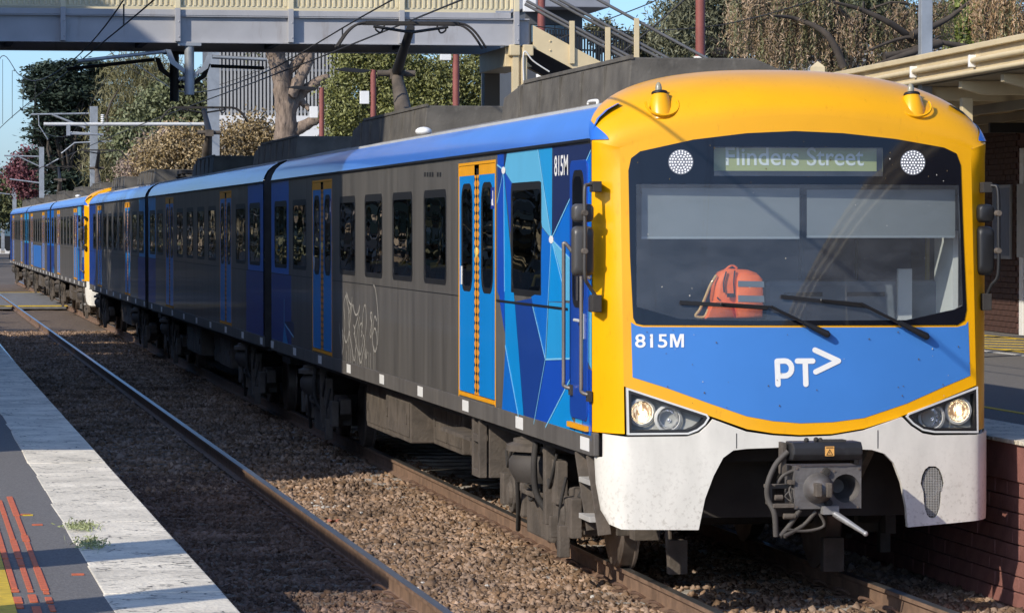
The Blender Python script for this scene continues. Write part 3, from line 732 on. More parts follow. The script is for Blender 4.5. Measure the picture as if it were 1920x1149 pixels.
car1 = thing('train_carriage', 'nearest carriage with yellow cab front, blue nose panel and number 815M', 'train carriage', (0,0,0), 'train carriages')
FX0, FX1, BX0, BX1, ZB = -1.335, 1.395, -1.52, 1.55, 1.24
def build_mask(car):
    F = []; B = []
    zs = [ZB,1.5,1.9,2.3,2.7,3.0,3.2]+[3.25+.02*i for i in range(7)]
    for z in zs: F.append((FX0, min(z,3.37))); B.append((BX0, z+.0))
    nT = 56
    for i in range(nT+1):
        s = -1+2*i/nT; s = math.sin(s*math.pi/2)
        F.append(((FX0+FX1)/2+s*(FX1-FX0)/2, 3.37+.25*(1-s*s)))
        B.append(((BX0+BX1)/2+s*(BX1-BX0)/2, 3.42+.58*max(0,1-abs(s)**2.5)**.4545))
    for z in reversed(zs): F.append((FX1, min(z,3.37))); B.append((BX1, z))
    n = len(F); T = 14; vs = []; fs = []; mi = []
    for k in range(T+2):
        t = min(1, k/T); a = math.sin(t*math.pi/2); b = 1-math.cos(t*math.pi/2)
        a0, b0 = a, b
        for (f, g) in zip(F, B):
            ws_ = .8*max(0., min(1., (3.40-g[1])/.25)); a = a0*(1-ws_)+t*ws_; b = b0*(1-ws_)+t*ws_      # flat chamfer low down, rounded dome above
            x = f[0]+(g[0]-f[0])*a; z = f[1]+(g[1]-f[1])*a
            yf = Yf(*f); yb = .0+.75*max(0,(g[1]-3.42)/.58)**.9
            y = yf+(yb-yf)*b
            if k == T+1: x *= .94; z = z-.06*max(0,(z-3.3)/.6)-.01; y += .02
            vs.append((x,y,z))
    for k in range(T+1):
        for i in range(n-1):
            q = (k*n+i, k*n+i+1, (k+1)*n+i+1, (k+1)*n+i)
            z = sum(vs[j][2] for j in q)/4; x = vs[q[0]][0]
            t = (k+.5)/T
            fs.append(q); mi.append(0)
    me = bpy.data.meshes.new('front_mask'); me.from_pydata(vs, [], fs)
    me.materials.append(m_yellow); me.materials.append(m_roofblue); me.polygons.foreach_set('material_index', mi)
    me.polygons.foreach_set('use_smooth', [True]*len(fs)); me.set_sharp_from_angle(angle=R(16)); me.update()
    link('front_mask', me, car)
    for sg in (-1,1):                     # blue eave cover that tapers forward over the yellow corner
        mb = MB(); nt, nsx = 16, 8
        for a_ in range(nt+1):
            t = .30+.70*a_/nt; a = math.sin(t*math.pi/2); b = 1-math.cos(t*math.pi/2)
            zt = 3.435+.155*((t-.30)/.70)**.75
            for b_ in range(nsx+1):
                zz = 3.432+(zt-3.432)*b_/nsx
                # find s on the rear loop giving this height after blending
                lo, hi = 0., 1.
                for _ in range(24):
                    s = (lo+hi)/2; zq = (3.37+.25*(1-s*s))*(1-a)+a*(3.42+.58*max(0,1-s**2.5)**.4545)
                    if zq < zz: hi = s
                    else: lo = s
                s = sg*s; f = ((FX0+FX1)/2+s*(FX1-FX0)/2, 3.37+.25*(1-s*s)); g = ((BX0+BX1)/2+s*(BX1-BX0)/2, 3.42+.58*max(0,1-abs(s)**2.5)**.4545)
                yf = Yf(*f); yb = .75*max(0,(g[1]-3.42)/.58)**.9
                mb.v.append((f[0]+(g[0]-f[0])*a+sg*.008, yf+(yb-yf)*b-.006, zz+.003))
        for a_ in range(nt):
            for b_ in range(nsx): i = a_*(nsx+1)+b_; mb.f.append((i,i+1,i+nsx+2,i+nsx+1)); mb.m.append(0)
        mb.build('eave_fairing', m_roofblue, car, smooth=60)
    return F
FL = build_mask(car1)
WS = [(1187,596),(1181,480),(1178,320),(1183,297),(1200,284),(1300,262),(1400,250),(1490,246),(1580,250),(1680,261),(1770,277),(1793,288),(1801,310),(1806,450),(1812,580),(1808,600),(1795,609),(1205,609),(1192,606)]
SMILE = [(1335,781),(1400,804),(1450,812),(1500,815),(1560,813),(1620,803),(1680,784),(1698,777)]
zl = facept(1174,724)[1]; zr = facept(1833,722)[1]
face_out = [(FX0, zl)]+[p for p in FL if p[1] > zl+.02]
seen = []
for p in face_out:
    if not seen or (abs(p[0]-seen[-1][0])+abs(p[1]-seen[-1][1]) > 1e-4): seen.append(p)
face_out = seen+[(FX1, zr)]+list(reversed(P(SMILE)))
bmobj('face_plate', patch(face_out, [P(WS)]), m_yellow, car1)
BLUE = [(1183,604),(1186,707),(1250,727),(1330,756),(1400,780),(1450,789),(1500,793),(1560,791),(1620,783),(1700,756),(1760,729),(1819,704),(1815,602),(1810,609),(1795,613),(1205,613),(1192,610)]
bmobj('front_panel', patch(P(BLUE), off=.003), m_fblue, car1)
# windscreen
CLEAR = [(1192,345),(1797,347),(1801,450),(1805,572),(1790,580),(1700,600),(1400,601),(1275,598),(1193,575)]
DISP = [(1338,275),(1655,277),(1655,331),(1338,330)]
ws = bmobj('windscreen', patch(P(WS), [P(CLEAR), P(DISP)], off=.006, thick=.03), m_frit, car1)
bmobj('glass_pane', patch(P(CLEAR), off=.004), m_screen, ws)
bmobj('display_glass', patch(P(DISP), off=.004), m_screen, ws)
# destination display recessed behind the glass
dsp = bmobj('destination_display', patch(P([(1330,268),(1663,268),(1663,338),(1330,338)]), off=-.10, thick=.01), solid('display_case',(30,34,40)), car1)
bmobj('display_screen', patch(P([(1340,277),(1650,278),(1650,321),(1340,320)]), off=-.095), solid('lcd_green',(176,182,118),.6), dsp)
def text_on_face(s, px0, px1, pyb, pyt, m, parent, name, off, bold):
    me = text_mesh(s, 1.0, bold); X = [v.co.x for v in me.vertices]; Y = [v.co.y for v in me.vertices]
    a = facept(px0, pyb, off); b = facept(px1, pyt, off); ymax = max(Y); ymin = 0 if min(Y) > -.12 else 0
    for v in me.vertices:
        x = a[0]+(b[0]-a[0])*(v.co.x-min(X))/(max(X)-min(X)); z = a[1]+(b[1]-a[1])*(v.co.y)/ymax
        v.co = (x, Yf(x,z)-off, z)
    me.materials.clear(); me.materials.append(m); return link(name, me, parent)
text_on_face('Flinders Street', 1361, 1619, 309.5, 277.5, solid('lcd_letters',(235,240,230),.6), dsp, 'display_text', -.092, .010)
text_on_face('815', 1191, 1251, 651, 626, m_wtxt, car1, 'number_lettering', .007, .014)
MP = [(0,0),(0,1),(.29,1),(.5,.36),(.71,1),(1,1),(1,0),(.81,0),(.81,.74),(.58,0),(.42,0),(.19,.74),(.19,0)]
bmobj('letter_m', patch(P([(1256+26*a,651-25*b) for a,b in MP]), off=.007), m_wtxt, car1)
# emblem: P T and an arrow head as rounded strokes
def strokes(paths, wpx, m, parent, name, off, surf='face'):
    mb = MB(); e = 0
    for pth in paths:
        for i in range(len(pth)-1):
            (x0,y0),(x1,y1) = pth[i],pth[i+1]; d = math.hypot(x1-x0,y1-y0) or 1; nx,ny = -(y1-y0)/d*wpx/2,(x1-x0)/d*wpx/2
            e += .00007; q = [facept(a,b,off+e) for a,b in ((x0+nx,y0+ny),(x1+nx,y1+ny),(x1-nx,y1-ny),(x0-nx,y0-ny))]
            mb.poly([(x,Yf(x,z)-off-e,z) for x,z in q])
        for (x,y) in pth:
            e += .00007; q = [facept(a,b,off+e) for a,b in circ(x,y,wpx/2,16)]; mb.poly([(x_,Yf(x_,z_)-off-e,z_) for x_,z_ in q])
    return mb.build(name, m, parent)
zz = lambda x,y: (1420+x/9.575, 620+y/9.575)
parc = [zz(490+127*math.sin(R(t)), 675-135*math.cos(R(t))) for t in range(0,181,20)]
strokes([[zz(372,960),zz(357,545),zz(490,540)]+parc+[zz(410,810)], [zz(720,542),zz(995,542)], [zz(860,545),zz(872,958)], [zz(1036,345),zz(1455,540),zz(1050,736)]], 10.2, m_wtxt, car1, 'transit_emblem', .005)
# round marker lights
for (cx,cy) in ((1276,304),(1711,305)):
    mk = bmobj('marker_light', patch(P(circ(cx,cy,23.5)), off=.010), solid('marker_grey',(120,122,128)), car1)
    mb = MB()
    for r,n in ((0,1),(5.5,6),(11,12),(16,18),(20.5,22)):
        for k in range(n):
            a = 2*math.pi*k/n; x,z = facept(cx+r*math.cos(a), cy+r*math.sin(a)); mb.cyl((x,Yf(x,z)-.010,z),(x,Yf(x,z)-.014,z),.0058,n=8)
    mb.build('led_cluster', mat('led_white',(.9,.9,.92),.4,var=.0,emit=.5), mk)
# wipers
def facept3(px, py, off):
    x,z = facept(px,py,off); return Vector((x,Yf(x,z)-off,z))
for (base, elbow, tip, bl0, bl1) in (((1552,627),(1446,575),(1352,569),(1275,567),(1440,577)), ((1738,631),(1614,569),(1540,562),(1464,556),(1622,574))):
    mb = MB()
    b = facept3(*base,.05); e = facept3(*elbow,.07); t = facept3(*tip,.05)
    md = b.lerp(e,.42)
    mb.tube([b, md], [.028,.018], 8); mb.tube([md, e], .012, 6); mb.cyl(facept3(*base,.0), facept3(*base,.06), .022, n=10)
    wp = mb.build('wiper', m_black, car1, smooth=50)
    mb = MB(); c0 = facept3(*bl0,.025); c1 = facept3(*bl1,.025); mb.beam(c0, c1, .03, .012, (0,1,0)); mb.tube([e, t], .008, 6); mb.tube([t, c0.lerp(c1,.5)], .008, 6)
    mb.build('wiper_blade', m_black, wp)
# headlights
def glowmat():
    m = bpy.data.materials.new('lit_lamp_facets'); m.use_nodes = True; N = m.node_tree.nodes; L = m.node_tree.links; p = N['Principled BSDF']
    tc = N.new('ShaderNodeTexCoord'); mp = N.new('ShaderNodeMapping'); mp.inputs['Scale'].default_value = (1.6,1,.55); L.new(tc.outputs['Object'], mp.inputs[0])
    v = N.new('ShaderNodeTexVoronoi'); v.inputs['Scale'].default_value = 42; L.new(mp.outputs[0], v.inputs['Vector'])
    cr = N.new('ShaderNodeValToRGB'); cr.color_ramp.elements[0].color = (.28,.17,.09,1); cr.color_ramp.elements[1].color = (1.0,.88,.66,1); cr.color_ramp.elements[0].position = .25; cr.color_ramp.elements[1].position = .8
    sp = N.new('ShaderNodeSeparateColor'); L.new(v.outputs['Color'], sp.inputs[0]); L.new(sp.outputs[0], cr.inputs[0])
    L.new(cr.outputs[0], p.inputs['Base Color']); L.new(cr.outputs[0], p.inputs['Emission Color']); p.inputs['Emission Strength'].default_value = .75; p.inputs['Roughness'].default_value = .3
    return m
m_glow = glowmat()
def headlight(out, lamps, side):
    o = P(out); cx = sum(p[0] for p in o)/len(o); cz = sum(p[1] for p in o)/len(o)
    def inset(k):
        r = []
        n = len(o)
        for i in range(n):
            p0,p1,p2 = Vector(o[i-1]),Vector(o[i]),Vector(o[(i+1)%n])
            d1 = (p1-p0).normalized(); d2 = (p2-p1).normalized(); n1 = Vector((-d1.y,d1.x)); n2 = Vector((-d2.y,d2.x))
            b = (n1+n2).normalized(); c = max(.35, b.dot(n1)); r.append(p1+b*k/c)
        return [(p.x,p.y) for p in r]
    area = sum(o[i-1][0]*o[i][1]-o[i][0]*o[i-1][1] for i in range(len(o)))
    sg = 1 if area > 0 else -1
    in1 = inset(sg*.014); in2 = inset(sg*.034)
    h = bmobj('headlight', patch(o, [in1], off=.012, thick=.05, step=9), mat('headlight_rim',(.62,.62,.60),.35,var=.05), car1)
    bmobj('rubber_seal', patch(in1, [in2], off=.010, thick=.10, step=9), m_black, h)
    bmobj('lamp_bowl', patch(in1, [], off=-.09, step=9), mat('lamp_bowl',(.34,.34,.31),.5,var=.2,vscale=5), h)
    for k,(lx,ly,r,lit) in enumerate(lamps):
        x,z = facept(lx,ly,-.03); y = Yf(x,z)
        mb = MB(); mb.lathe([(r*1.28,.0),(r*1.28,.012),(r*1.05,.02),(r*1.0,.012)], (x,y+.06,z), (0,-1,0), 24, caps=False)
        lm = mb.build('lamp_ring', m_ring, h, smooth=35)
        mb = MB(); mb.lathe([(r*.98,.0),(r*.8,-.035),(r*.45,-.06),(r*.15,-.07),(.001,-.07)], (x,y+.05,z), (0,-1,0), 11, caps=False); mb.build('reflector', m_chrome, h)
        mb = MB(); mb.sphere((x+.012,y+.062 if lit else y+.085,z-.012),.017,10,8); mb.build('bulb', mat('lit_bulb',(1.0,.80,.50),.3,var=0,emit=45) if lit else mat('unlit_bulb',(.8,.8,.8),.1,var=0,metal=.8), h, smooth=60)
        if lit: mb = MB(); mb.lathe([(r*.80,0),(r*.5,.010),(.001,.014)], (x,y+.075,z), (0,-1,0), 20, caps=False); mb.build('lit_reflector', m_glow, h)
        mb = MB(); mb.lathe([(r*.98,.0),(r*.9,.012),(r*.6,.022),(.001,.028)], (x,y+.045,z), (0,-1,0), 16, caps=False)
        if 0: mb.build('lens', glass('lamp_lens_warm',(1.0,.93,.80),ior=1.3) if lit else glass('lamp_lens',(.85,.88,.9),ior=1.3), h)
    mb = MB(); 
    bmobj('cover_lens', patch(in2, [], off=.006, step=9), glass('lamp_cover',(.96,.96,.96),ior=1.22), h)
HL = [(1174,726),(1325,776),(1330,783),(1322,796),(1308,807),(1290,814),(1176,815)]
HR = [(1833,724),(1834,811),(1752,811),(1730,807),(1711,795),(1698,781),(1703,774)]
headlight(HL, ((1204,773,.083,True),(1254,785,.083,False)), -1)
headlight(HR, ((1798,770,.083,True),(1748,782,.083,False)), 1)
# white skirt
def Ysk(X, z):
    y = Yf(X, 1.2)-.03
    lim = 1.30 if X < 0 else 1.345
    if abs(X) > lim: t = min(.995,(abs(X)-lim)/.205); y += .36*(1-math.sqrt(1-t*t))
    return y+.10*max(0,.75-z)*0
def skpt(px, py):
    Y = -.4
    for _ in range(8):
        p = at(px,py,Y=Y); Y = Yf(p.x,1.2)-.03
    return (p.x,p.z)
top = [skpt(*p) for p in ((1176,819),(1290,818),(1312,811),(1328,797),(1338,786),(1400,809),(1450,816),(1500,819),(1560,817),(1620,807),(1692,782),(1708,798),(1730,812),(1752,816),(1833,815))]
inner = [skpt(*p) for p in ((1702,988),(1699,950),(1690,905),(1676,868),(1658,850),(1635,843),(1560,839),(1480,838),(1400,841),(1375,844),(1356,858),(1338,892),(1322,935),(1310,993))]
sk = [(-1.465,1.235)]+top+[(1.55,1.235),(1.55,1.0),(1.535,.8),(1.50,.565)]+inner+[(-1.36,.53),(-1.43,.56),(-1.475,.66),(-1.495,.85),(-1.50,1.05),(-1.465,1.06)]
bogus = patch(sk, [[skpt(*p) for p in [(1748+23*math.copysign(abs(math.cos(R(a)))**.75,math.cos(R(a)))*(1 if math.sin(R(a))<0 else .72), 922+49*math.sin(R(a))) for a in range(0,360,20)]]], off=0, thick=.05, surf=Ysk, xs=[s*x for s in (-1,1) for x in (1.32,1.36,1.39,1.42,1.44,1.46,1.475,1.487,1.497,1.51,1.52,1.53,1.54)])
skirt = bmobj('front_skirt', bogus, m_white, car1)
for px in (1381,1646):
    x,z0 = skpt(px,812 if px<1500 else 806); x1,z1 = skpt(px,840)
    mb = MB(); mb.box(x-.003,x+.003,Ysk(x,1)-.002,Ysk(x,1)+.01,z1,z0); mb.build('panel_seam', m_black, skirt)
# horn grille in the right skirt
mb = MB(); gx,gz = skpt(1748,922); yy = Ysk(gx,gz)+.010
def gh(dz): return .082*(1 if dz > 0 else .76)*max(0,1-(dz/.188)**2)**.38
for i in range(-6,7):
    dx = i*.0125; zs_ = [k*.004 for k in range(-47,48) if gh(k*.004) > abs(dx)]
    if zs_: mb.beam((gx+dx,yy,gz+min(zs_)),(gx+dx,yy,gz+max(zs_)),.0042,.0042,(0,1,0))
for i in range(-14,15): dz = i*.0125; mb.beam((gx-gh(dz),yy+.003,gz+dz),(gx+gh(dz),yy+.003,gz+dz),.0042,.0042,(0,1,0))
mb.build('grille_mesh', mat('grille_wire',(.34,.33,.31),.5,var=.1), skirt)
mb = MB(); mb.lathe([(.03,-.25),(.04,-.1),(.07,-.02),(.085,0),(.08,.0)], (gx,yy+.06,gz+.02), (0,-1,0), 20, caps=False); mb.build('horn_bell', m_chrome, skirt, smooth=50)
mb = MB(); mb.box(gx-.11,gx+.11,yy+.35,yy+.36,gz-.22,gz+.22); mb.build('horn_backing', m_black, skirt)
# cavity behind the skirt
mb = MB(); mb.box(-1.40,1.42,.35,.42,.55,1.22); mb.build('head_stock', m_underd, car1)
mb = MB(); mb.prism([(-.62,-.30,1.13),(-.62,.3,.75),(-.62,.3,1.13)], (.05,0,0)); mb.prism([(.57,-.30,1.13),(.57,.3,.75),(.57,.3,1.13)], (.05,0,0)); mb.split('draft_gear_bracket', m_under, car1)
# coupler
CY = -.98
def cp(px,py,Y=CY): return at(px,py,Y=Y)
def cz_(a): return None
coup = bpy.data.objects.new('coupler', None); COL.objects.link(coup); coup.parent = car1; coup.empty_display_size = .1
a = cp(1490,954); b = cp(1615,873)
cx1 = cp(1534,915); cx2 = cp(1586,915)
bm = fill2d([(a.x,a.z),(b.x,a.z),(b.x,b.z),(a.x,b.z)], [[(cx2.x+.105*math.cos(t*math.pi/12), cx2.z+.105*math.sin(t*math.pi/12)) for t in range(24)]])
for v in bm.verts: v.co.y = CY
bd = [e for e in bm.edges if len(e.link_faces)==1]; r = bmesh.ops.extrude_edge_only(bm, edges=bd)
for v in [g for g in r['geom'] if isinstance(g, bmesh.types.BMVert)]: v.co.y += .30
m_cast = mat('cast_coupler_steel', (.15,.14,.135), .5, metal=.35, var=.35, vscale=7, bump=.3, bscale=40, dirt=(.11,.07,.05), dscale=6, damt=.35)
bmobj('coupler_face', bm, m_cast, coup, 30)
mb = MB(); mb.lathe([(.115,0),(.108,.03),(.08,.10),(.045,.15),(.03,.16)], (cx1.x,CY,cx1.z), (0,-1,0), 28); mb.build('centring_cone', m_cast, coup, smooth=45)
mb = MB(); mb.box(cx1.x-.065,cx1.x-.018,CY-.19,CY-.10,cx1.z-.05,cx1.z+.05); mb.box(cx1.x+.018,cx1.x+.06,CY-.18,CY-.10,cx1.z-.055,cx1.z+.05); mb.split('hook_plate', m_under, coup, bevel=.008)
mb = MB(); mb.lathe([(.105,0),(.09,-.14),(.05,-.24),(.001,-.24)], (cx2.x,CY+.002,cx2.z), (0,-1,0), 28, caps=False); mb.build('funnel', m_cast, coup, smooth=50)
for q in ((1549,884),(1553,942)):
    c = cp(*q); mb = MB(); mb.cyl((c.x,CY+.001,c.z),(c.x,CY-.03,c.z),.032,.026,16); mb.cyl((c.x,CY-.03,c.z),(c.x,CY-.034,c.z),.014,n=12); mb.build('air_valve', m_underd, coup, bevel=.003)
for q in ((1494,878),(1611,878),(1540,884),(1564,883),(1494,950),(1608,950)):
    c = cp(*q); mb = MB(); mb.cyl((c.x,CY,c.z),(c.x,CY-.008,c.z),.009,n=8); mb.build('bolt', m_steel, coup)
# electrical head box with pivoting cover
a = cp(1482,864); b = cp(1612,827)
mb = MB(); h = (b.z-a.z); mb.prism([(a.x,CY-.02+.10,a.z),(a.x,CY-.06,a.z+.01),(a.x,CY-.09,a.z+.05),(a.x,CY-.09,b.z-.04),(a.x,CY-.05,b.z),(a.x,CY+.16,b.z)], (b.x-a.x,0,0))
eb = mb.build('electric_head', mat('black_head_box',(.02,.02,.022),.5,var=.3,vscale=6,dirt=(.10,.10,.10),dscale=8,damt=.15), coup, bevel=.012)
mb = MB()
for q in ((1512,825),(1530,824),(1538,825)): c = cp(*q); mb.sphere((c.x,CY,c.z),.02,8,6)
c = cp(1560,826); mb.box(c.x-.09,c.x+.10,CY-.03,CY+.08,c.z-.01,c.z+.008)
mb.split('head_fitting', m_underd, coup, smooth=40)
l0 = cp(1541,853); l1 = cp(1558,835)
mb = MB(); mb.box(l0.x,l1.x,CY-.0925,CY-.0905,l0.z,l1.z); lab = mb.build('warning_label', solid('label_orange',(235,175,95)), coup)
tc_ = (l0.x+l1.x)/2; tz = l0.z+.006; s_ = .026
mb = MB(); tri = [(tc_-s_,tz),(tc_+s_,tz),(tc_,tz+s_*1.75)]
cen = (tc_, tz+s_*.58); ins = [(cen[0]+(p[0]-cen[0])*.72, cen[1]+(p[1]-cen[1])*.72) for p in tri]
ring2(tri, ins, lambda x,z:(x,CY-.0945,z), 0, mb); mb.poly([(tc_-.004,CY-.0945,tz+.028),(tc_+.006,CY-.0945,tz+.020),(tc_+.001,CY-.0945,tz+.019),(tc_+.004,CY-.0945,tz+.008),(tc_-.006,CY-.0945,tz+.018),(tc_-.001,CY-.0945,tz+.019)])
mb.box(l0.x+.006,l1.x-.006,CY-.0945,CY-.0938,l1.z-.012,l1.z-.006); mb.build('warning_symbol', m_black, coup)
# uncoupling lever, brackets, hoses
p0 = cp(1564,962,CY-.06); p1 = cp(1623,1000,CY-.18); mb = MB(); mb.tube([p0, p0.lerp(p1,.15), p1], [.024,.026,.016], 12); mb.sphere(p1,.020,10,6); c = cp(1552,955); mb.box(c.x-.05,c.x+.07,CY-.06,CY+.02,c.z-.03,c.z+.03)
mb.build('uncoupling_lever', mat('lever_steel',(.33,.32,.31),.4,metal=.4,var=.2,vscale=8), coup, smooth=50)
mb = MB()
for pts, r in (([(1478,846),(1455,870),(1440,905),(1440,935),(1452,962),(1455,1005)], .022), ([(1492,880),(1470,890),(1458,905)], .014), ([(1500,955),(1480,985),(1462,1005)], .02), ([(1535,960),(1545,985),(1510,995),(1475,992)], .012), ([(1530,958),(1505,985),(1470,1005)], .016), ([(1488,905),(1480,918),(1484,935),(1490,945)], .008), ([(1488,915),(1472,930),(1488,942)], .006)):
    mb.tube(smooth_path([cp(x,y,CY+.02+.05*rnd.random()) for x,y in pts],5), r, 8)
mb.split('air_hose', mat('hose_rubber',(.075,.066,.058),.7,var=.2), coup, smooth=60)
mb = MB()
for (x0,y0,x1,y1,dy) in ((1445,910,1490,918,.1),(1450,944,1490,952,.0),(1470,830,1478,890,.05),(1615,838,1622,885,.08),(1446,908,1452,948,.06),(1480,900,1490,908,-.02)):
    a_ = cp(x0,y1); b_ = cp(x1,y0); mb.box(a_.x,b_.x,CY+dy,CY+dy+.12,a_.z,b_.z)
for (x,y) in ((1462,933),(1486,968),(1478,968)): c = cp(x,y); mb.cyl((c.x-.03,CY+.03,c.z),(c.x+.03,CY+.03,c.z),.022,n=10)
mb.split('coupler_bracket', m_under, coup, bevel=.005)
mb = MB(); c = cp(1553,910); mb.box(c.x-.12,c.x+.12,CY+.29,.5,c.z-.09,c.z+.09); mb.cyl((c.x,CY+.2,c.z-.12),(c.x,.4,c.z-.12),.06); mb.build('draw_bar', m_underd, coup, bevel=.02)
# roof lamps in yellow fairings
for (cx,cy,yy) in ((1238,199,-.05),(1711,201,-.05)):
    q = at(cx,cy,Y=yy); t = at(cx-3,cy-37,Y=yy); 
    mb = MB(); prof = [(.098,-.12),(.094,-.03),(.074,.055),(.064,.085)]
    b0 = Vector((q.x,yy,q.z)); 
    mb.lathe(prof, b0, (0,.25,1), 20); fr = mb.build('roof_lamp', m_yellow, car1, smooth=50)
    mb = MB()
    rg_ = [(b0+Vector((.125*math.cos(R(a)), -.065-.07*math.sin(R(a)), -.085*math.sin(R(a))+.01))) for a in range(-20,201,15)]
    mb.tube(rg_, .010, 6); mb.build('lamp_collar', m_yellow, fr, smooth=60)
    mb = MB(); mb.lathe([(.062,.0),(.064,.012),(.058,.02)], b0+Vector((0,.02,.088)), (0,.25,1), 18); mb.build('lamp_gasket', m_black, fr, smooth=40)
    mb = MB(); mb.lathe([(.026,0),(.025,.035),(.019,.06),(.009,.073),(.001,.075)], b0+Vector((-.008,.02,.105)), (0,.1,1), 14); mb.build('lamp_lens', solid('lamp_bulb_grey',(150,145,125),.25), fr, smooth=60)
# mirrors
def mirror(side):
    k = -1 if side < 0 else 1
    r = bpy.data.objects.new('wing_mirror', None); COL.objects.link(r); r.parent = car1; r.empty_display_size = .1
    Y0 = -.16
    if side < 0: xc, xa, x0, x1 = -1.617, -1.50, -1.70, -1.535
    else: xc, xa, x0, x1 = 1.585, 1.50, 1.44, 1.57
    zz_ = lambda py: at(1095,py,Y=Y0).z
    mb = MB(); mb.tube(smooth_path([(xa,Y0+.02,zz_(347)),(xc+.03*-k,Y0-.03,zz_(347)),(xc,Y0-.06,zz_(358)),(xc,Y0-.08,zz_(440)),(xc,Y0-.07,zz_(515)),(xc-.04*k,Y0-.03,zz_(536)),(xa+.02*k,Y0,zz_(556)),(xa,Y0,zz_(580))],5), .014, 8)
    mb.build('mirror_arm', mat('mirror_arm_grey',(.07,.066,.062),.5,var=.1) if side < 0 else m_black, r, smooth=60)  # right arm gets a darker colour in place of the cab's shade
    for nm,(ya,yb) in (('small_mirror',(382,417)),('large_mirror',(424,518))):
        zt, zb = zz_(ya), zz_(yb); o = rrect(x1-x0, zt-zb, .04); n = len(o); mb = MB(); c = ((x0+x1)/2,(zt+zb)/2)
        lay = [(-.045,.72),(-.035,.90),(0,.985),(.03,1.0),(.04,1.0)]
        for (dy,s) in lay: mb.v += [(c[0]+a*s, Y0+dy, c[1]+b*s) for a,b in o]
        for i in range(len(lay)-1): mb.f += [(i*n+j,i*n+(j+1)%n,(i+1)*n+(j+1)%n,(i+1)*n+j) for j in range(n)]
        mb.f += [tuple(range(n-1,-1,-1)), tuple(range((len(lay)-1)*n,len(lay)*n))]; mb.m += [0]*len(mb.f)
        mb.build(nm, (mat('mirror_housing',(.07,.066,.062),.4,var=.1) if side < 0 else mat('mirror_housing_shaded',(.014,.014,.015),.5,var=.1)), r, smooth=50)  # right housing darkened: shade beside the cab put into its colour
        mb = MB(); mb.cyl((xc,Y0-.04,c[1]),(xc,Y0-.10,c[1]),.026,.022,14); mb.build('mirror_clamp', m_under, r, bevel=.004)
    for py0,py1 in ((340,360),(553,585)):
        mb = MB(); mb.box(*sorted((xa-.02*k,xa+.05*k)),Y0-.03,Y0+.10,zz_(py1),zz_(py0)); mb.build('mirror_bracket', m_underd, r, bevel=.006)
mirror(-1); mirror(1)

# ---- sides of the leading carriage
def sidept(px, py, x=SX): p = at(px,py,X=x); return (p.y, p.z)
L1 = 23.6
wz = 2.685; HW = .43
def wop(yc, wd=1.5): return (yc-wd/2+.03, yc+wd/2-.03, wz-HW, wz+HW)
def dop(yc): return (yc-1.03, yc+1.03, 1.22, 3.36)
m_navy = solid('livery_navy',(34,48,92)); m_royal = solid('livery_royal',(22,80,188)); m_mid = solid('livery_mid_blue',(14,112,208)); m_bright = solid('livery_bright_blue',(10,146,222))
m_sky = solid('livery_sky_blue',(38,158,222)); m_pale = solid('livery_pale_blue',(100,186,226)); m_deep = solid('livery_deep_blue',(26,66,146)); m_line = solid('livery_line',(135,205,240))
W1 = [7.98,10.27,12.57,14.90]; W2 = [20.0,22.35]
ops = [wop(y) for y in W1]+[wop(y,1.62) for y in W2]+[dop(5.43),dop(17.45),(2.85-.71,2.85+.71,wz-.45,wz+.45)]
zones = [(21.3,L1,2.145,3.44,m_mid),(21.0,L1,1.21,2.135,m_deep)]
shell(car1, L1, ops, zones, y0=.0, rooff=.04)
for y in W1: add_window(car1, y, wz, WIN)
for y in W2: add_window(car1, y, wz, WIN2)
add_window(car1, 2.85, wz, WINC)
add_door(car1, 5.43); add_door(car1, 17.45)
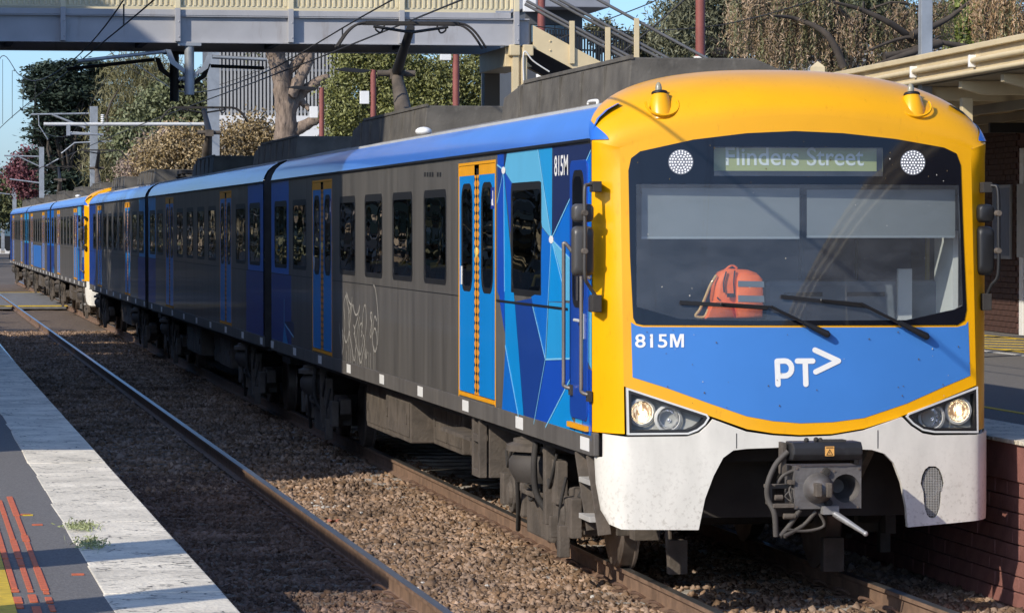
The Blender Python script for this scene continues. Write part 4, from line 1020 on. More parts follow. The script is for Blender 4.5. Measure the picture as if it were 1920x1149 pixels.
# faceted blue livery round the cab
z7 = lambda x,y: sidept(840+x/3.706, 250+y/3.706); z8 = lambda x,y: sidept(840+x/3.706, 540+y/3.706)
LIV = [
 (m_royal,[z7(345,148),z7(388,142),z7(390,255),z7(345,220)]),(m_navy,[z7(388,142),z7(412,140),z7(390,255)]),
 (m_deep,[z7(345,222),z7(390,258),z7(345,485)]),(m_royal,[z7(345,488),z7(390,262),z7(396,1149),z8(396,310),z8(360,90),z8(358,0),z7(358,1130),z7(345,1100)]),
 (m_bright,[z7(391,265),z7(436,800),z7(462,1140),z8(466,100),z8(530,918),z8(495,905),z8(401,400),z8(397,100),z7(396,1149)]),
 (m_royal,[z7(391,262),z7(445,348),z7(440,480),z7(434,700)]),
 (m_pale,[z7(412,140),z7(628,110),z7(722,735),z7(655,650),z7(620,345),z7(445,345),z7(391,258)]),
 (m_sky,[z7(630,110),z7(726,98),z7(724,730)]),
 (m_mid,[z7(655,655),z7(722,738),z7(700,1149),z8(700,95),z8(680,495),z8(580,60),z7(640,1100)]),
 (m_navy,[z7(732,95),z7(995,72),z7(995,118),z7(860,435),z7(726,728)]),
 (m_mid,[z7(724,735),z7(862,438),z7(862,880),z7(800,860)]),
 (m_mid,[z7(960,200),z7(996,122),z7(1002,1149),z8(1000,60),z8(960,60)]),
 (m_bright,[z7(722,742),z7(796,1000),z7(800,1149),z8(800,95),z8(702,95),z7(702,1149)]),
 (m_pale,[z7(724,745),z7(862,885),z7(862,1149),z8(862,90),z8(805,85),z7(797,1000)]),
 (m_mid,[z8(402,405),z8(494,905),z8(376,868)]),
 (m_deep,[z8(464,95),z8(585,70),z8(592,120),z8(680,495),z8(600,942),z8(530,920)]),
 (m_sky,[z8(702,98),z8(862,105),z8(862,488),z8(683,495)]),
 (m_royal,[z8(682,499),z8(862,492),z8(862,615),z8(682,965),z8(602,942)]),
 (m_bright,[z8(862,618),z8(862,905),z8(880,935),z8(880,1025),z8(686,966)]),
 (m_sky,[z8(882,1028),z8(888,900),z8(935,905),z8(935,1045)]),(m_mid,[z8(935,1045),z8(937,905),z8(975,860),z8(998,1062)]),
 (m_royal,[z8(968,560),z8(1000,570),z8(1000,1060),z8(975,860)]),(m_pale,[z8(966,160),z8(1000,170),z8(1000,565),z8(968,500)]),
]
hole = (2.85-.72, 2.85+.72, wz-.46, wz+.46)
for k,(m,pts) in enumerate(LIV):
    def clip(pp, regs):
        bm = bmesh.new(); bm.faces.new([bm.verts.new((0,a,b)) for a,b in pp])
        for co,no in regs: bmesh.ops.bisect_plane(bm, geom=bm.verts[:]+bm.edges[:]+bm.faces[:], plane_co=co, plane_no=no, clear_outer=True)
        return bm
    a,b,c,d = hole; E = .0
    regs = [[((0,a,0),(0,1,0))],[((0,b,0),(0,-1,0))],[((0,a,0),(0,-1,0)),((0,b,0),(0,1,0)),((0,0,c),(0,0,1))],[((0,a,0),(0,-1,0)),((0,b,0),(0,1,0)),((0,0,d),(0,0,-1))]]
    mb = MB(); off = .0015+.0004*(k%5)
    for rg_ in regs:
        bm = clip(pts, rg_)
        bm.verts.index_update()
        for f in bm.faces:
            if f.calc_area() > 1e-5: mb.poly([(SX-off, v.co.y, v.co.z) for v in f.verts])
        bm.free()
    if mb.f: mb.build('livery_facet', m, car1)
def sideline(pts, wd, off, m, name, parent):
    mb = MB()
    for i in range(len(pts)-1):
        mb.beam((SX-off,*pts[i]),(SX-off,*pts[i+1]),wd,.0015,(1,0,0))
    return mb.build(name, m, parent)
for pts in ([z7(345,220),z7(390,255),z7(345,485)],[z7(390,258),z7(396,1100)],[z7(722,735),z7(860,438)],[z7(628,110),z7(722,735),z7(860,880)],[z7(722,735),z7(800,1050)],[z7(722,735),z7(700,1149),z8(680,495)],
            [z8(592,125),z8(680,495),z8(862,489)],[z8(680,495),z8(600,942)],[z8(401,400),z8(495,905)],[z8(862,615),z8(682,965)],[z7(960,205),z7(996,122)]):
    sideline(pts, .014, .0052, m_line, 'livery_line', car1)
for q in (z7(390,258),z7(722,738)):
    mb = MB(); mb.prism([(SX-.0062,q[0]+.10*math.cos(t),q[1]+.032*math.sin(t)) for t in [i*math.pi/5 for i in range(10)]],(-.0006,0,0)); mb.build('livery_node', m_wtxt, car1)
mb = MB(); p = z8(357,88); q = z8(858,152); mb.beam((SX-.0065,4.30,2.14),(SX-.0065,.95,2.14),.02,.001,(1,0,0)); mb.build('body_seam', m_black, car1)
# number on the side
me = text_mesh('815M', 1.0, .014); X = [v.co.x for v in me.vertices]; Y = [v.co.y for v in me.vertices]
a = sidept(1040.5,328); b = sidept(1066,329); zt = sidept(1053,291)[1]; zb = sidept(1053,328.5)[1]
for v in me.vertices:
    u = (v.co.x-min(X))/(max(X)-min(X)); v.co = (SX-.005, a[0]+(b[0]-a[0])*u, zb+(zt-zb)*v.co.y/max(Y))
me.materials.clear(); me.materials.append(m_wtxt); link('side_number', me, car1)
# cab door with window, step, handle; grab rails
ca, cb = .13, .84
mb = MB(); o = [(a+.485,b+2.30) for a,b in rrect(.70,1.98,.08)]; mb.prism([(SX-.012,a,b) for a,b in o], (.02,0,0))
cdoor = mb.build('cab_door', solid('cab_door_blue',(24,70,160)), car1, bevel=.004)
mb = MB(); mb.prism([(SX-.020,a+.47,b+2.69) for a,b in rrect(.44,1.05,.12)], (.009,0,0)); mb.build('door_window_frame', m_black, cdoor)
mb = MB(); mb.poly([(SX-.0215,a+.47,b+2.69) for a,b in rrect(.36,.95,.10)]); mb.build('door_window', m_frit, cdoor)
mb = MB(); mb.box(SX-.025,SX-.0125,.24,.36,1.93,2.12); mb.tube([(SX-.05,.26,2.07),(SX-.05,.44,2.07)],.012,6); mb.build('door_handle', m_ring, cdoor)
mb = MB(); mb.box(SX-.03,SX-.004,.10,.86,1.235,1.275); mb.build('step_edge', m_orange_trim, cdoor)
for px,ya,yb in ((1057,448,728),(1090,498,740)):
    y0,zt = sidept(px,ya,-1.59); _,zb = sidept(px,yb,-1.59)
    mb = MB(); mb.tube(smooth_path([(SX-.005,y0-.02,zt-.10),(-1.585,y0,zt-.03),(-1.59,y0,zt-.12),(-1.59,y0,(zt+zb)/2),(-1.59,y0,zb+.1),(-1.585,y0,zb+.02),(SX-.005,y0-.03,zb)],4), .015, 8)
    gr = mb.build('grab_rail', mat('stainless_rail',(.21,.185,.165),.4,metal=.4,var=.15), car1, smooth=60)
    mb = MB(); mb.box(SX-.03,SX-.001,y0-.08,y0+.02,zb-.05,zb+.03); mb.build('rail_foot', m_underd, gr)
# grey box at the corner, scratches, graffiti, small stencil text, lower seam
mb = MB(); a = sidept(1114,820); mb.box(SX-.006,SX+.04,-.10,-.0,1.06,1.235); mb.build('corner_box', m_sill, car1, bevel=.01)
m_graf = mat('faded_paint_pen', (.36,.34,.30), .7, var=.25, vscale=9)
zg = lambda x,y: sidept(600+x/4.418, 520+y/4.418)
G = [[(222,130),(240,195),(262,225),(268,165)],[(212,160),(200,230),(208,380),(203,480),(218,540),(238,480),(250,380),(272,230),(285,280),(300,312),(320,290),(330,232),(322,310),(290,440),(300,540),(320,620),(340,708),(358,640),(380,470),(388,330),(376,228),(360,300),(352,420),(348,378),(330,420),(326,560),(336,640),(356,560),(366,480),(384,668),(396,620)],
     [(242,300),(262,230),(250,330),(244,440),(262,560),(286,690),(300,560),(318,420),(330,330)],[(280,395),(292,440),(282,470)],[(232,580),(240,500),(248,455)],[(345,440),(350,470),(342,490)],
     [(416,470),(430,380),(432,310),(426,290),(420,320),(432,390),(430,460),(424,500),(416,470)],[(470,360),(458,322),(448,360),(440,440),(436,520),(446,590),(460,616),(474,560),(470,470),(456,420),(440,470)],
     [(445,62),(462,110),(478,260),(484,400),(478,560)],[(160,380),(170,500),(182,630),(195,560),(185,430)],[(212,170),(218,150),(226,200),(240,280),(236,400)]]
mb = MB()
for pth in G:
    q = smooth_path([(0,*zg(*p)) for p in pth], 5)
    mb = MB()
    for i in range(len(q)-1): mb.beam((SX-.0022-.00002*i,q[i].y,q[i].z),(SX-.0022-.00002*i,q[i+1].y,q[i+1].z),.020,.0012,(1,0,0))
    mb.build('graffiti_scrawl', m_graf, car1)
mb = MB()
for k in range(14):
    x = 215+k*19+rnd.uniform(-5,5); y0,z0 = zg(x,560+rnd.uniform(0,90)); mb.beam((SX-.002,y0,z0),(SX-.002,y0,1.09+rnd.uniform(0,.1)),.010,.001,(1,0,0))
mb.split('paint_drip', m_graf, car1)
mb = MB()
for k in range(7):
    y0,z0 = sidept(797+k*4.8,327); 
    if k!=4: mb.box(SX-.002,SX-.001,y0-.05,y0+.05,z0-.025,z0+.02)
mb.split('stencil_text', m_black, car1)
mb = MB(); mb.poly([(SX-.0018,*sidept(533,607)),(SX-.0018,*sidept(541,650)),(SX-.0018,*sidept(530,646))]); mb.build('livery_facet', m_sky, car1)
mb = MB(); mb.poly([(SX-.0014,*sidept(533,603)),(SX-.0014,*sidept(551,603)),(SX-.0014,*sidept(551,632))]); mb.build('livery_facet', m_navy, car1)
sideline([sidept(534,607),sidept(551,632)], .02, .0025, m_line, 'livery_line', car1); sideline([sidept(533,560),sidept(533,607)], .02, .0025, m_line, 'livery_line', car1)
# insects and grit stuck on the nose
for nm,mm,cnt in (('insect_mark',mat('insect_dark',(.10,.07,.03),.8,var=.2),110),('pale_splash',mat('splash_pale',(.50,.48,.42),.8,var=.2),24)):
    mb = MB()
    for k in range(cnt):
        px_,py_ = rnd.uniform(1176,1832), rnd.uniform(255,770)
        if 610 > py_ > 345 and nm == 'insect_mark': continue
        r_ = rnd.uniform(.6,1.5); q = [facept(px_+r_*math.cos(a)*rnd.uniform(.6,1.2),py_+r_*rnd.uniform(.8,1.6)*math.sin(a),.011) for a in (0,1.05,2.1,3.14,4.2,5.2)]
        mb.poly([(x_,Yf(x_,z_)-.011,z_) for x_,z_ in q])
    mb.build(nm, mm, car1)['kind'] = 'stuff'
seats(car1, [7.6,9.9,12.2,14.5,19.7,22.0,3.1])
# cab interior
mb = MB(); mb.box(-1.44,1.44,1.62,1.70,1.2,3.4); mb.build('cab_bulkhead', solid('cab_bulkhead_grey',(100,104,128),.7), car1)
mb = MB(); mb.box(-1.30,1.34,-.18,.42,1.98,2.06); mb.box(-1.30,1.34,.36,.42,1.2,1.98); mb.build('cab_desk', solid('desk_dark',(46,48,56),.7), car1, bevel=.02)
a = at(1432,526,Y=.5); b = at(1792,600,Y=.5)
mb = MB(); mb.box(a.x,b.x,.45,.75,2.0,a.z); mb.build('driver_console', solid('console_grey',(120,126,130),.6), car1, bevel=.04)
mb = MB(); mb.box(a.x+.15,a.x+.45,.43,.449,a.z-.12,a.z-.09); mb.box(a.x+.65,a.x+.95,.43,.449,a.z-.12,a.z-.09); mb.split('console_vent', m_black, car1)
m_blind = solid('sun_blind_grey',(128,133,132),.8)
for (x0,x1,y0,y1) in ((1203,1499,353,447),(1513,1791,356,445)):
    bl = bmobj('sun_blind', patch(P([(x0,y0),(x1,y0),(x1,y1),(x0,y1)],-.10), off=-.10, thick=.004), m_blind, car1)
    bmobj('blind_bar', patch(P([(x0,y1-3),(x1,y1-3),(x1,y1+1),(x0,y1+1)],-.095), off=-.095, thick=.01), solid('blind_bar_grey',(150,156,156),.5), bl)
mb = MB(); mb.box(-1.33,1.38,-.02,.5,3.02,3.10); mb.build('cab_header', m_dark, car1)
for px in (1606,1500): p = at(px,500,Y=.9); mb = MB(); mb.tube([(p.x,.9,1.9),(p.x,.9,3.3)],.015,8); mb.build('cab_pole', m_black, car1)
p = at(1741,500,Y=1.2); mb = MB(); mb.tube([(p.x,1.2,1.9),(p.x,1.2,3.3)],.03,8); mb.build('yellow_pole', solid('pole_yellow',(190,165,70)), car1)
p = at(1692,545,Y=.42); mb = MB(); mb.box(p.x-.05,p.x+.06,.36,.40,1.99,p.z+.17); mb.build('paper_sheet', solid('paper',(205,205,200),.8), car1)
mb = MB(); mb.box(1.30,1.34,.0,.5,2.1,2.75); mb.build('window_post', solid('post_white',(225,225,215),.6), car1)
add_bogie(car1, 3.45); add_bogie(car1, 19.6)
add_pod(car1, 1.3, 6.0); add_pod(car1, 12.4, 6.5); add_panto(car1, 20.3-.35)
gangway(car1, L1, L1+1.15)
for y in (11.2,): mb = MB(); mb.sphere((-1.16,y,3.80),(.09,.14,.05)); mb.build('roof_antenna', m_wtxt, car1, smooth=60)
mb = MB(); mb.tube(smooth_path([(-1.14,1.7,3.765),(-1.14,1.72,3.79),(-1.14,2.05,3.795),(-1.14,2.08,3.77)],4),.014,8); mb.build('roof_handle', m_wtxt, car1, smooth=60)
underboxes(car1, [(-1.36,-.5,10.8,12.7,.50,.98),(-1.12,-.3,8.8,10.75,.50,.97),(-1.05,-.3,7.6,8.75,.50,.97),(-1.2,-.3,13.2,15.6,.42,.98),(.4,1.36,7,15.5,.45,.98)])
mb = MB()
for y in (5.62,5.98): mb.box(-1.47,-1.40,y-.04,y+.04,.50,1.06)
mb.box(-1.47,-1.40,5.66,5.94,.50,.57); mb.box(-1.47,-1.40,5.66,5.94,.82,.89); mb.box(-1.38,-1.10,5.58,5.66,.50,1.06)
mb.split('step_frame', m_under, car1, bevel=.006)
mb = MB(); mb.box(-1.46,-1.12,6.2,8.0,.80,.83); mb.build('walk_plate', m_under, car1)
# cab steps on the near corner
mb = MB()
for y in (.22,.68): mb.beam((-1.47,y,1.05),(-1.40,y-.12*(1 if y<.5 else 1),.45),.03,.10,(1,0,0))
mb.split('cab_step_side', m_under, car1, bevel=.004)
for z in (.84,.56):
    mb = MB(); mb.box(-1.50,-1.30,.18,.62,z-.02,z+.02); mb.build('cab_step_tread', mat('tread_grey',(.42,.40,.37),.6,var=.15), car1, bevel=.004)
mb = MB()
mb.box(-.93,-.72,1.25,1.45,.30,.60); mb.tube(smooth_path([(-.72,1.35,.55),(-.66,1.28,.5),(-.66,1.2,.25),(-.66,1.15,.1)],4),.03,8); mb.box(-.70,-.55,1.02,1.12,.05,.32); mb.box(-.98,-.78,1.7,1.75,.30,.70)
mb.split('guard_bracket', m_under, car1, bevel=.006)
mb = MB(); mb.box(.55,.72,1.02,1.12,.05,.32); mb.build('guard_iron', m_under, car1, bevel=.006)

# ------------------------------------------------------------------ the other carriages
def tcar(name, label, y):
    c = thing(name, label, 'train carriage', (0,y,0), 'train carriages'); L = 24.5
    wv = [8.65,10.95,13.35,15.75]; we = [1.25,3.5,21.0,23.25]
    shell(c, L, [wop(v) for v in wv]+[wop(v,1.62) for v in we]+[dop(6.1),dop(18.4)],
          [(0,2.3,2.145,3.44,m_mid),(0,2.6,1.21,2.135,m_deep),(22.3,L,2.145,3.44,m_sky),(22.3,L,1.21,2.135,m_deep)], rooff=0.)
    for v in wv: add_window(c, v, wz, WIN)
    for v in we: add_window(c, v, wz, WIN2)
    add_door(c, 6.1, False); add_door(c, 18.4, False)
    add_bogie(c, 4.0); add_bogie(c, 20.5); add_pod(c, .7, 6.4); add_pod(c, 14.8, 4.8)
    underboxes(c, [(-1.3,-.4,7.5,9.6,.45,.98),(-1.15,-.4,10,12.5,.4,.98),(-1.3,-.4,13.5,16.8,.45,.98)])
    gangway(c, L, L+1.05)
    seats(c, [1.0,8.4,13.0])
    return c
car2 = tcar('train_carriage', 'second carriage of the train with charcoal sides, coupled behind carriage 815M', 24.75)
car3 = thing('train_carriage', 'third carriage whose far end meets a yellow cab edge', 'train carriage', (0,50.3,0), 'train carriages')
def fl(o): return (L1-o[1], L1-o[0])+tuple(o[2:])
shell(car3, L1, [fl(o) for o in ops], [(0,2.0,2.145,3.44,m_sky),(0,2.4,1.21,2.135,m_deep),(20.2,L1,1.21,3.44,m_deep)], rooff=0.)
for y in W1: add_window(car3, L1-y, wz, WIN)
for y in W2: add_window(car3, L1-y, wz, WIN2)
add_window(car3, L1-2.85, wz, WINC); add_door(car3, L1-5.43, False); add_door(car3, L1-17.45, False)
add_bogie(car3, L1-3.45); add_bogie(car3, L1-19.6); add_pod(car3, L1-18.9, 6.5); add_pod(car3, L1-7.3, 6.0); add_panto(car3, L1-20.3, True)
underboxes(car3, [(-1.3,-.4,8,10.2,.45,.98),(-1.15,-.4,11,14.5,.4,.98)])
msk = [o for o in car1.children if o.name.startswith('front_mask')][0]
mk2 = msk.copy(); COL.objects.link(mk2); mk2.parent = car3; mk2.location = (0,L1,0); mk2.scale = (1,-1,1)
SK = ('number_lettering','side_number','graffiti_scrawl','paint_drip','stencil_text','cab_pole','yellow_pole','paper_sheet','destination_display','seat','livery_node','livery_line','insect_mark','pale_splash')
car4 = copy_tree(car1, None, SK); car4.location = (0,76.8,0); car4['label'] = 'fourth carriage, its yellow and white cab edge showing behind the third carriage'
car5 = copy_tree(car2, None, ('seat',)); car5.location = (0,101.6,0); car5['label'] = 'fifth carriage of the train, small, with bright blue panels by its doors'
car6 = copy_tree(car3, None, ('front_mask',)); car6.location = (0,127.1,0); car6['label'] = 'last and farthest carriage, at the left end of the train'
for c in (car4, car5, car6):
    c['group'] = 'train carriages'
mb = MB(); p = [(SX-.003,y,z) for y,z in ((8.0,1.25),(16.6,1.25),(16.6,2.1),(8.0,2.1))]; mb.poly(p); mb.build('blue_advert_panel', solid('advert_blue',(60,125,205)), car5)

# ------------------------------------------------------------------ orange backpack on the cab desk
bp = thing('backpack', 'orange high-visibility backpack with grey reflective bands behind the windscreen', 'backpack', (0,0,0))
BY = .02
def bpt(px,py,dy=0): p = at(px,py,Y=BY); return Vector((p.x,BY+dy,p.z))
m_bag = mat('orange_nylon', srgb(255,112,40), .65, var=.12, vscale=12, bump=.5, bscale=25)
prof = [(1340,597),(1336,560),(1340,530),(1348,510),(1362,503),(1400,505),(1418,511),(1425,520),(1427,550),(1426,572),(1422,597)]
def loft(profile, depths, name, m, parent):
    c = bpt(sum(p[0] for p in profile)/len(profile), sum(p[1] for p in profile)/len(profile)); mb = MB(); n = len(profile)
    for (dy,s) in depths: mb.v += [c.lerp(bpt(*p), s)+Vector((0,dy,0)) for p in profile]
    for i in range(len(depths)-1): mb.f += [(i*n+j,i*n+(j+1)%n,(i+1)*n+(j+1)%n,(i+1)*n+j) for j in range(n)]
    mb.f += [tuple(range(n-1,-1,-1)), tuple(range((len(depths)-1)*n,len(depths)*n))]; mb.m += [0]*len(mb.f)
    return mb.build(name, m, parent, smooth=60)
loft(prof, [(-.07,.80),(-.06,.92),(-.02,.99),(.08,1.0),(.14,.95),(.17,.8)], 'bag_body', m_bag, bp)
loft([(1376,596),(1374,560),(1377,520),(1384,511),(1416,514),(1424,522),(1426,560),(1424,596)], [(-.12,.90),(-.11,.97),(-.05,1.0)], 'front_pocket', m_bag, bp)
loft([(1318,597),(1328,572),(1340,560),(1368,570),(1374,596)], [(-.10,.85),(-.08,.97),(0,1.0)], 'side_pocket', m_bag, bp)
for (ya,yb) in ((526,537),(553,565)):
    mb = MB(); q = [bpt(x,y,-.123) for x,y in ((1377,ya),(1425,ya+1),(1426,yb+1),(1377,yb))]; mb.prism(q,(0,.006,0)); mb.build('reflective_band', solid('band_grey',(120,128,132),.4), bp)
mb = MB(); mb.tube(smooth_path([bpt(*p,-.02) for p in ((1358,507),(1366,500),(1373,497),(1381,503))],4), .009, 8); mb.build('carry_handle', m_bag, bp, smooth=60)
mb = MB(); mb.tube(smooth_path([bpt(*p,-.04) for p in ((1341,516),(1330,534),(1320,558),(1310,580),(1302,592),(1318,594),(1326,580))],4), .011, 8); mb.build('shoulder_strap', solid('strap_tan',(205,165,105),.8), bp, smooth=60)
mb = MB()
for pts in (((1357,509),(1352,530),(1353,548)),((1373,507),(1371,530),(1373,556)),((1340,557),(1350,568),(1362,575))): mb.tube(smooth_path([bpt(*p,-.085) for p in pts],4), .006, 6)
q = bpt(1365,553,-.10); mb.box(q.x-.03,q.x+.02,q.y-.01,q.y+.01,q.z-.015,q.z+.015); mb.build('zip_and_buckle', m_black, bp)

# ================================================================== footbridge
m_bgrey = mat('bridge_grey_paint', (.39,.39,.405), .5, var=.10, vscale=2, dirt=(.19,.14,.11), dscale=3, damt=.22, dstretch=(1.6,1,.35))
m_bcream = mat('bridge_cream_cladding', (.70,.62,.42), .5, var=.08, vscale=2)
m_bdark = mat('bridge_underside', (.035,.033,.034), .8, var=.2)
m_galv = mat('galvanised_steel', (.33,.35,.37), .45, metal=.35, var=.2, vscale=3)
m_pipe = mat('handrail_pipe', (.20,.19,.18), .5, metal=.3, var=.15)
m_wire = mat('overhead_wire', (.03,.03,.032), .6, var=.1)
BY0, BY1 = 35.0, 38.2
zb = lambda py: at(500,py,Y=BY0).z
xb = lambda px: at(px,60,Y=BY0).x
fb = thing('footbridge', 'grey steel footbridge with cream corrugated sides crossing above the train', 'footbridge', (0,0,0))
XL, XR = -24.0, xb(993)
z0, z1, z2, z3 = zb(82), zb(33), zb(20), zb(16)
for y,s in ((BY0,1),(BY1,-1)):
    mb = MB(); mb.box(XL,XR,y+.09*s-.012,y+.09*s+.012,z0+.02,z1); mb.build('girder_web', m_bgrey, fb)
    mb = MB(); mb.box(XL,XR,y-.08+.09*s,y+.08+.09*s,z0,z0+.02); mb.build('bottom_flange', m_bgrey, fb)
    mb = MB(); mb.box(XL,XR,y-.08+.09*s,y+.08+.09*s,z1,z1+.022); mb.build('top_flange', m_bgrey, fb)
    mb = MB(); mb.box(XL,xb(958),y+.03*s-.03,y+.03*s+.03,z1+.022,z2); mb.build('kerb_channel', m_bgrey, fb, bevel=.004)
    mb = MB(); mb.box(XL,xb(958),y+.0,y+.03,z3,z3+.035); mb.build('cladding_rail', m_bcream, fb)
xs = [968-209*k for k in range(0,14)]
STX = [xb(x) for x in (968,753,545,333,118)]; stp = STX[3]-STX[4]
while STX[-1] > XL: STX.append(STX[-1]-stp)
mbs = MB(); mbs.box(-.045,.045,-.075,.08,z0+.02,z2+.02); stm = mbs.mesh('stiffener', m_bgrey, bevel=.005)
mbs = MB(); mbs.box(-.045,.045,-.075,.02,z2+.02,z2+1.25); psm = mbs.mesh('side_post', m_bcream, bevel=.005)
for x in STX:
    link('stiffener', stm, fb, (x,BY0,0)); link('side_post', psm, fb, (x,BY0,0))
    for z in (z0+.10,z0+.36): 
        mb = MB(); mb.sphere((x+.02,BY0-.075,z),.014,8,6); mb.build('rivet', m_bgrey, fb)
# corrugated cladding, one sheet between posts
def sheet(xa, xc, y, za, zt):
    mb = MB(); n = max(6,int((xc-xa)/.0225)); pr = [(0,0),(.35,0),(.5,.035),(.85,.035)]
    pts = []; p = .092; x = xa
    while x < xc:
        for (t,d) in ((0,0),(.4,0),(.5,.034),(.9,.034)): 
            if x+t*p <= xc: pts.append((x+t*p, y-d))
        x += p
    m = len(pts); mb.add([(a,b,za) for a,b in pts]+[(a,b,zt) for a,b in pts], [(i,i+1,m+i+1,m+i) for i in range(m-1)]); return mb
for i in range(len(STX)-1):
    sheet(STX[i+1]+.05, STX[i]-.05, BY0+.02, z3+.03, z2+1.18).build('cladding_sheet', m_bcream, fb)
mb = MB(); mb.box(XL,xb(985),BY1-.02,BY1+.02,z3+.03,z2+1.2); mb.build('cladding_sheet', m_bcream, fb)
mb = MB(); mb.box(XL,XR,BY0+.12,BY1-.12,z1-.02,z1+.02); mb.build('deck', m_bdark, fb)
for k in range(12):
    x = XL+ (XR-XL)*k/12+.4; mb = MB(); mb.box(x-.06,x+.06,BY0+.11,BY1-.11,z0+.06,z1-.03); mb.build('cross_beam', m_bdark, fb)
# supports on the right platform
c0 = at(961,120,Y=BY0); c1 = at(988,120,Y=BY0)
mb = MB(); mb.box(c0.x,c0.x+.11,BY0-.02,BY0+.14,1.07,z0-.02); mb.box(c1.x-.10,c1.x,BY0-.02,BY0+.14,1.07,z0-.02); mb.box(c0.x+.11,c1.x-.10,BY0+.04,BY0+.08,1.07,z0-.02); mb.build('column', m_cream, fb, bevel=.006)
for px in (965,990):
    p = at(px,90,Y=BY0); mb = MB(); mb.box(p.x-.10,p.x+.09,BY0-.06,BY0+.2,zb(101),zb(80)); mb.build('corbel', m_cream, fb, bevel=.02)
d0 = at(905,150,Y=BY1); d1 = at(934,150,Y=BY1)
mb = MB(); mb.box(d0.x,d1.x,BY1-.2,BY1+.1,1.07,z0-.02); mb.build('column', mat('column_grey',(.16,.15,.13),.7,var=.1), fb, bevel=.01)
mb = MB(); mb.prism([(d0.x-.1,BY0+.15,z0-.01),(c1.x,BY0+.15,z0-.01),(c1.x,BY0+.15,z0-.24),(d1.x+.1,BY0+.15,z0-.36),(d0.x-.1,BY0+.15,z0-.36)], (0,BY1-BY0-.4,0)); mb.build('crosshead', m_cream, fb, bevel=.01)
# stairs down to the platform, falling to the right
def sp(px,py,Y=BY0): return at(px,py,Y=Y)
slope = 0.52; run = 9.0
a = sp(1000,48); dx = 6.0
for Y in (BY0, BY1-.15):
    p = a if Y == BY0 else Vector((a.x,Y,a.z))
    mb = MB(); mb.prism([(p.x,Y,p.z),(p.x+dx,Y,p.z-dx*slope),(p.x+dx,Y,p.z-dx*slope-.39),(p.x,Y,p.z-.39)], (0,.05,0)); mb.build('stair_stringer', m_cream, fb, bevel=.004)
    for k in range(7):
        for q in (.12,.28): mb = MB(); mb.sphere((p.x+.3+k*.8,Y-.005,p.z-(.3+k*.8)*slope-q),.018,8,6); mb.build('rivet', m_cream, fb)
for k in range(20):
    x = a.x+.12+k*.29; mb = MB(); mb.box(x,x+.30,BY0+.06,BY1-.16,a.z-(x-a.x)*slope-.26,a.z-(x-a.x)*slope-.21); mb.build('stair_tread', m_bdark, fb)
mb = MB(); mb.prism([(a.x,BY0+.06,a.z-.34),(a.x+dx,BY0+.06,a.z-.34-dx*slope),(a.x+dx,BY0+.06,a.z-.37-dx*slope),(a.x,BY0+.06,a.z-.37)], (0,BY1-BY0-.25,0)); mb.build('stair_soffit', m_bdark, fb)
for (x,y) in ((984,8),(987,2),(1034,0),(1049,0),(1122,0)):
    p = sp(x,y); q = p+Vector((6.5,0,-6.5*slope))
    p2 = p-Vector((.9,0,-.9*slope)) if x > 1000 else p
    mb = MB(); mb.tube([p2,q],.028,8); mb.build('handrail', m_pipe, fb, smooth=60)
for (px,yt) in ((1139,52),(1193,35),(1072,40)):
    p = sp(px,yt); mb = MB(); mb.box(p.x-.045,p.x+.045,BY0-.05,BY0-.008,p.z-.75,p.z); mb.build('rail_post', m_cream, fb, bevel=.005)
# cable on the column
mb = MB(); mb.tube(smooth_path([sp(982,155,BY0-.05),sp(981,110,BY0-.05),sp(985,97,BY0-.06),sp(1000,115,BY0-.06),sp(1030,135,BY0-.06)],5),.014,6); mb.build('white_conduit', m_wtxt, fb, smooth=60)

# ================================================================== overhead line equipment
def mast(name, label, x, y, zt, w=.24, base=0., group='overhead line masts'):
    t = thing(name, label, 'mast', (x,y,base), group)
    mb = MB(); h = zt-base
    mb.box(-w/2,w/2,-w/2,-w/2+.02,0,h); mb.box(-w/2,w/2,w/2-.02,w/2,0,h); mb.box(-.01,.01,-w/2+.02,w/2-.02,0,h)
    mb.build('mast_column', m_galv, t)
    mb = MB(); mb.box(-.25,.25,-.25,.25,-.2,.12); mb.build('mast_footing', m_concrete, t, bevel=.02)
    return t
def insul(mb, p, n=4, r=.07, d=(0,0,1)):
    prof = []
    for k in range(n): prof += [(.025,k*.06),(r,k*.06+.02),(.025,k*.06+.05)]
    mb.lathe(prof, p, d, 10)
def pos(px,py,Y): return at(px,py,Y=Y)
# mast by the train behind the bridge, long boom over both tracks
Ym = 85.7; b = pos(400,200,Ym)
t = mast('line_mast', 'galvanised line mast beyond the bridge carrying a long white boom', b.x, Ym, pos(400,40,Ym).z, .36)
l = pos(82,233,Ym); r_ = pos(398,233,Ym)
mb = MB(); mb.tube([(l.x-b.x,0,l.z),(0,0,r_.z)],.055,8); mb.build('boom', mat('boom_white',(.6,.6,.58),.5,var=.1), t, smooth=60)
i0 = pos(192,232,Ym); mb = MB(); insul(mb,(i0.x-b.x,0,i0.z),5); mb.build('insulator', m_wtxt, t, smooth=50)
for px in (128,):
    q = pos(px,233,Ym); mb = MB(); mb.box(q.x-b.x-.06,q.x-b.x+.06,-.05,.05,q.z-.36,q.z); mb.tube([(q.x-b.x,0,q.z-.30),(q.x-b.x+1.1,0,q.z-.33)],.035,8); mb.build('drop_bracket', m_galv, t)
Yn = 158.0; b2 = pos(176,300,Yn)
t2 = mast('line_mast', 'pale square line mast standing just behind the yellow cab edge', b2.x, Yn, pos(176,200,Yn).z, .34)
mb = MB(); mb.box(-.20,.20,-.20,.20,0,pos(176,200,Yn).z); mb.build('mast_sleeve', m_galv, t2, bevel=.01)
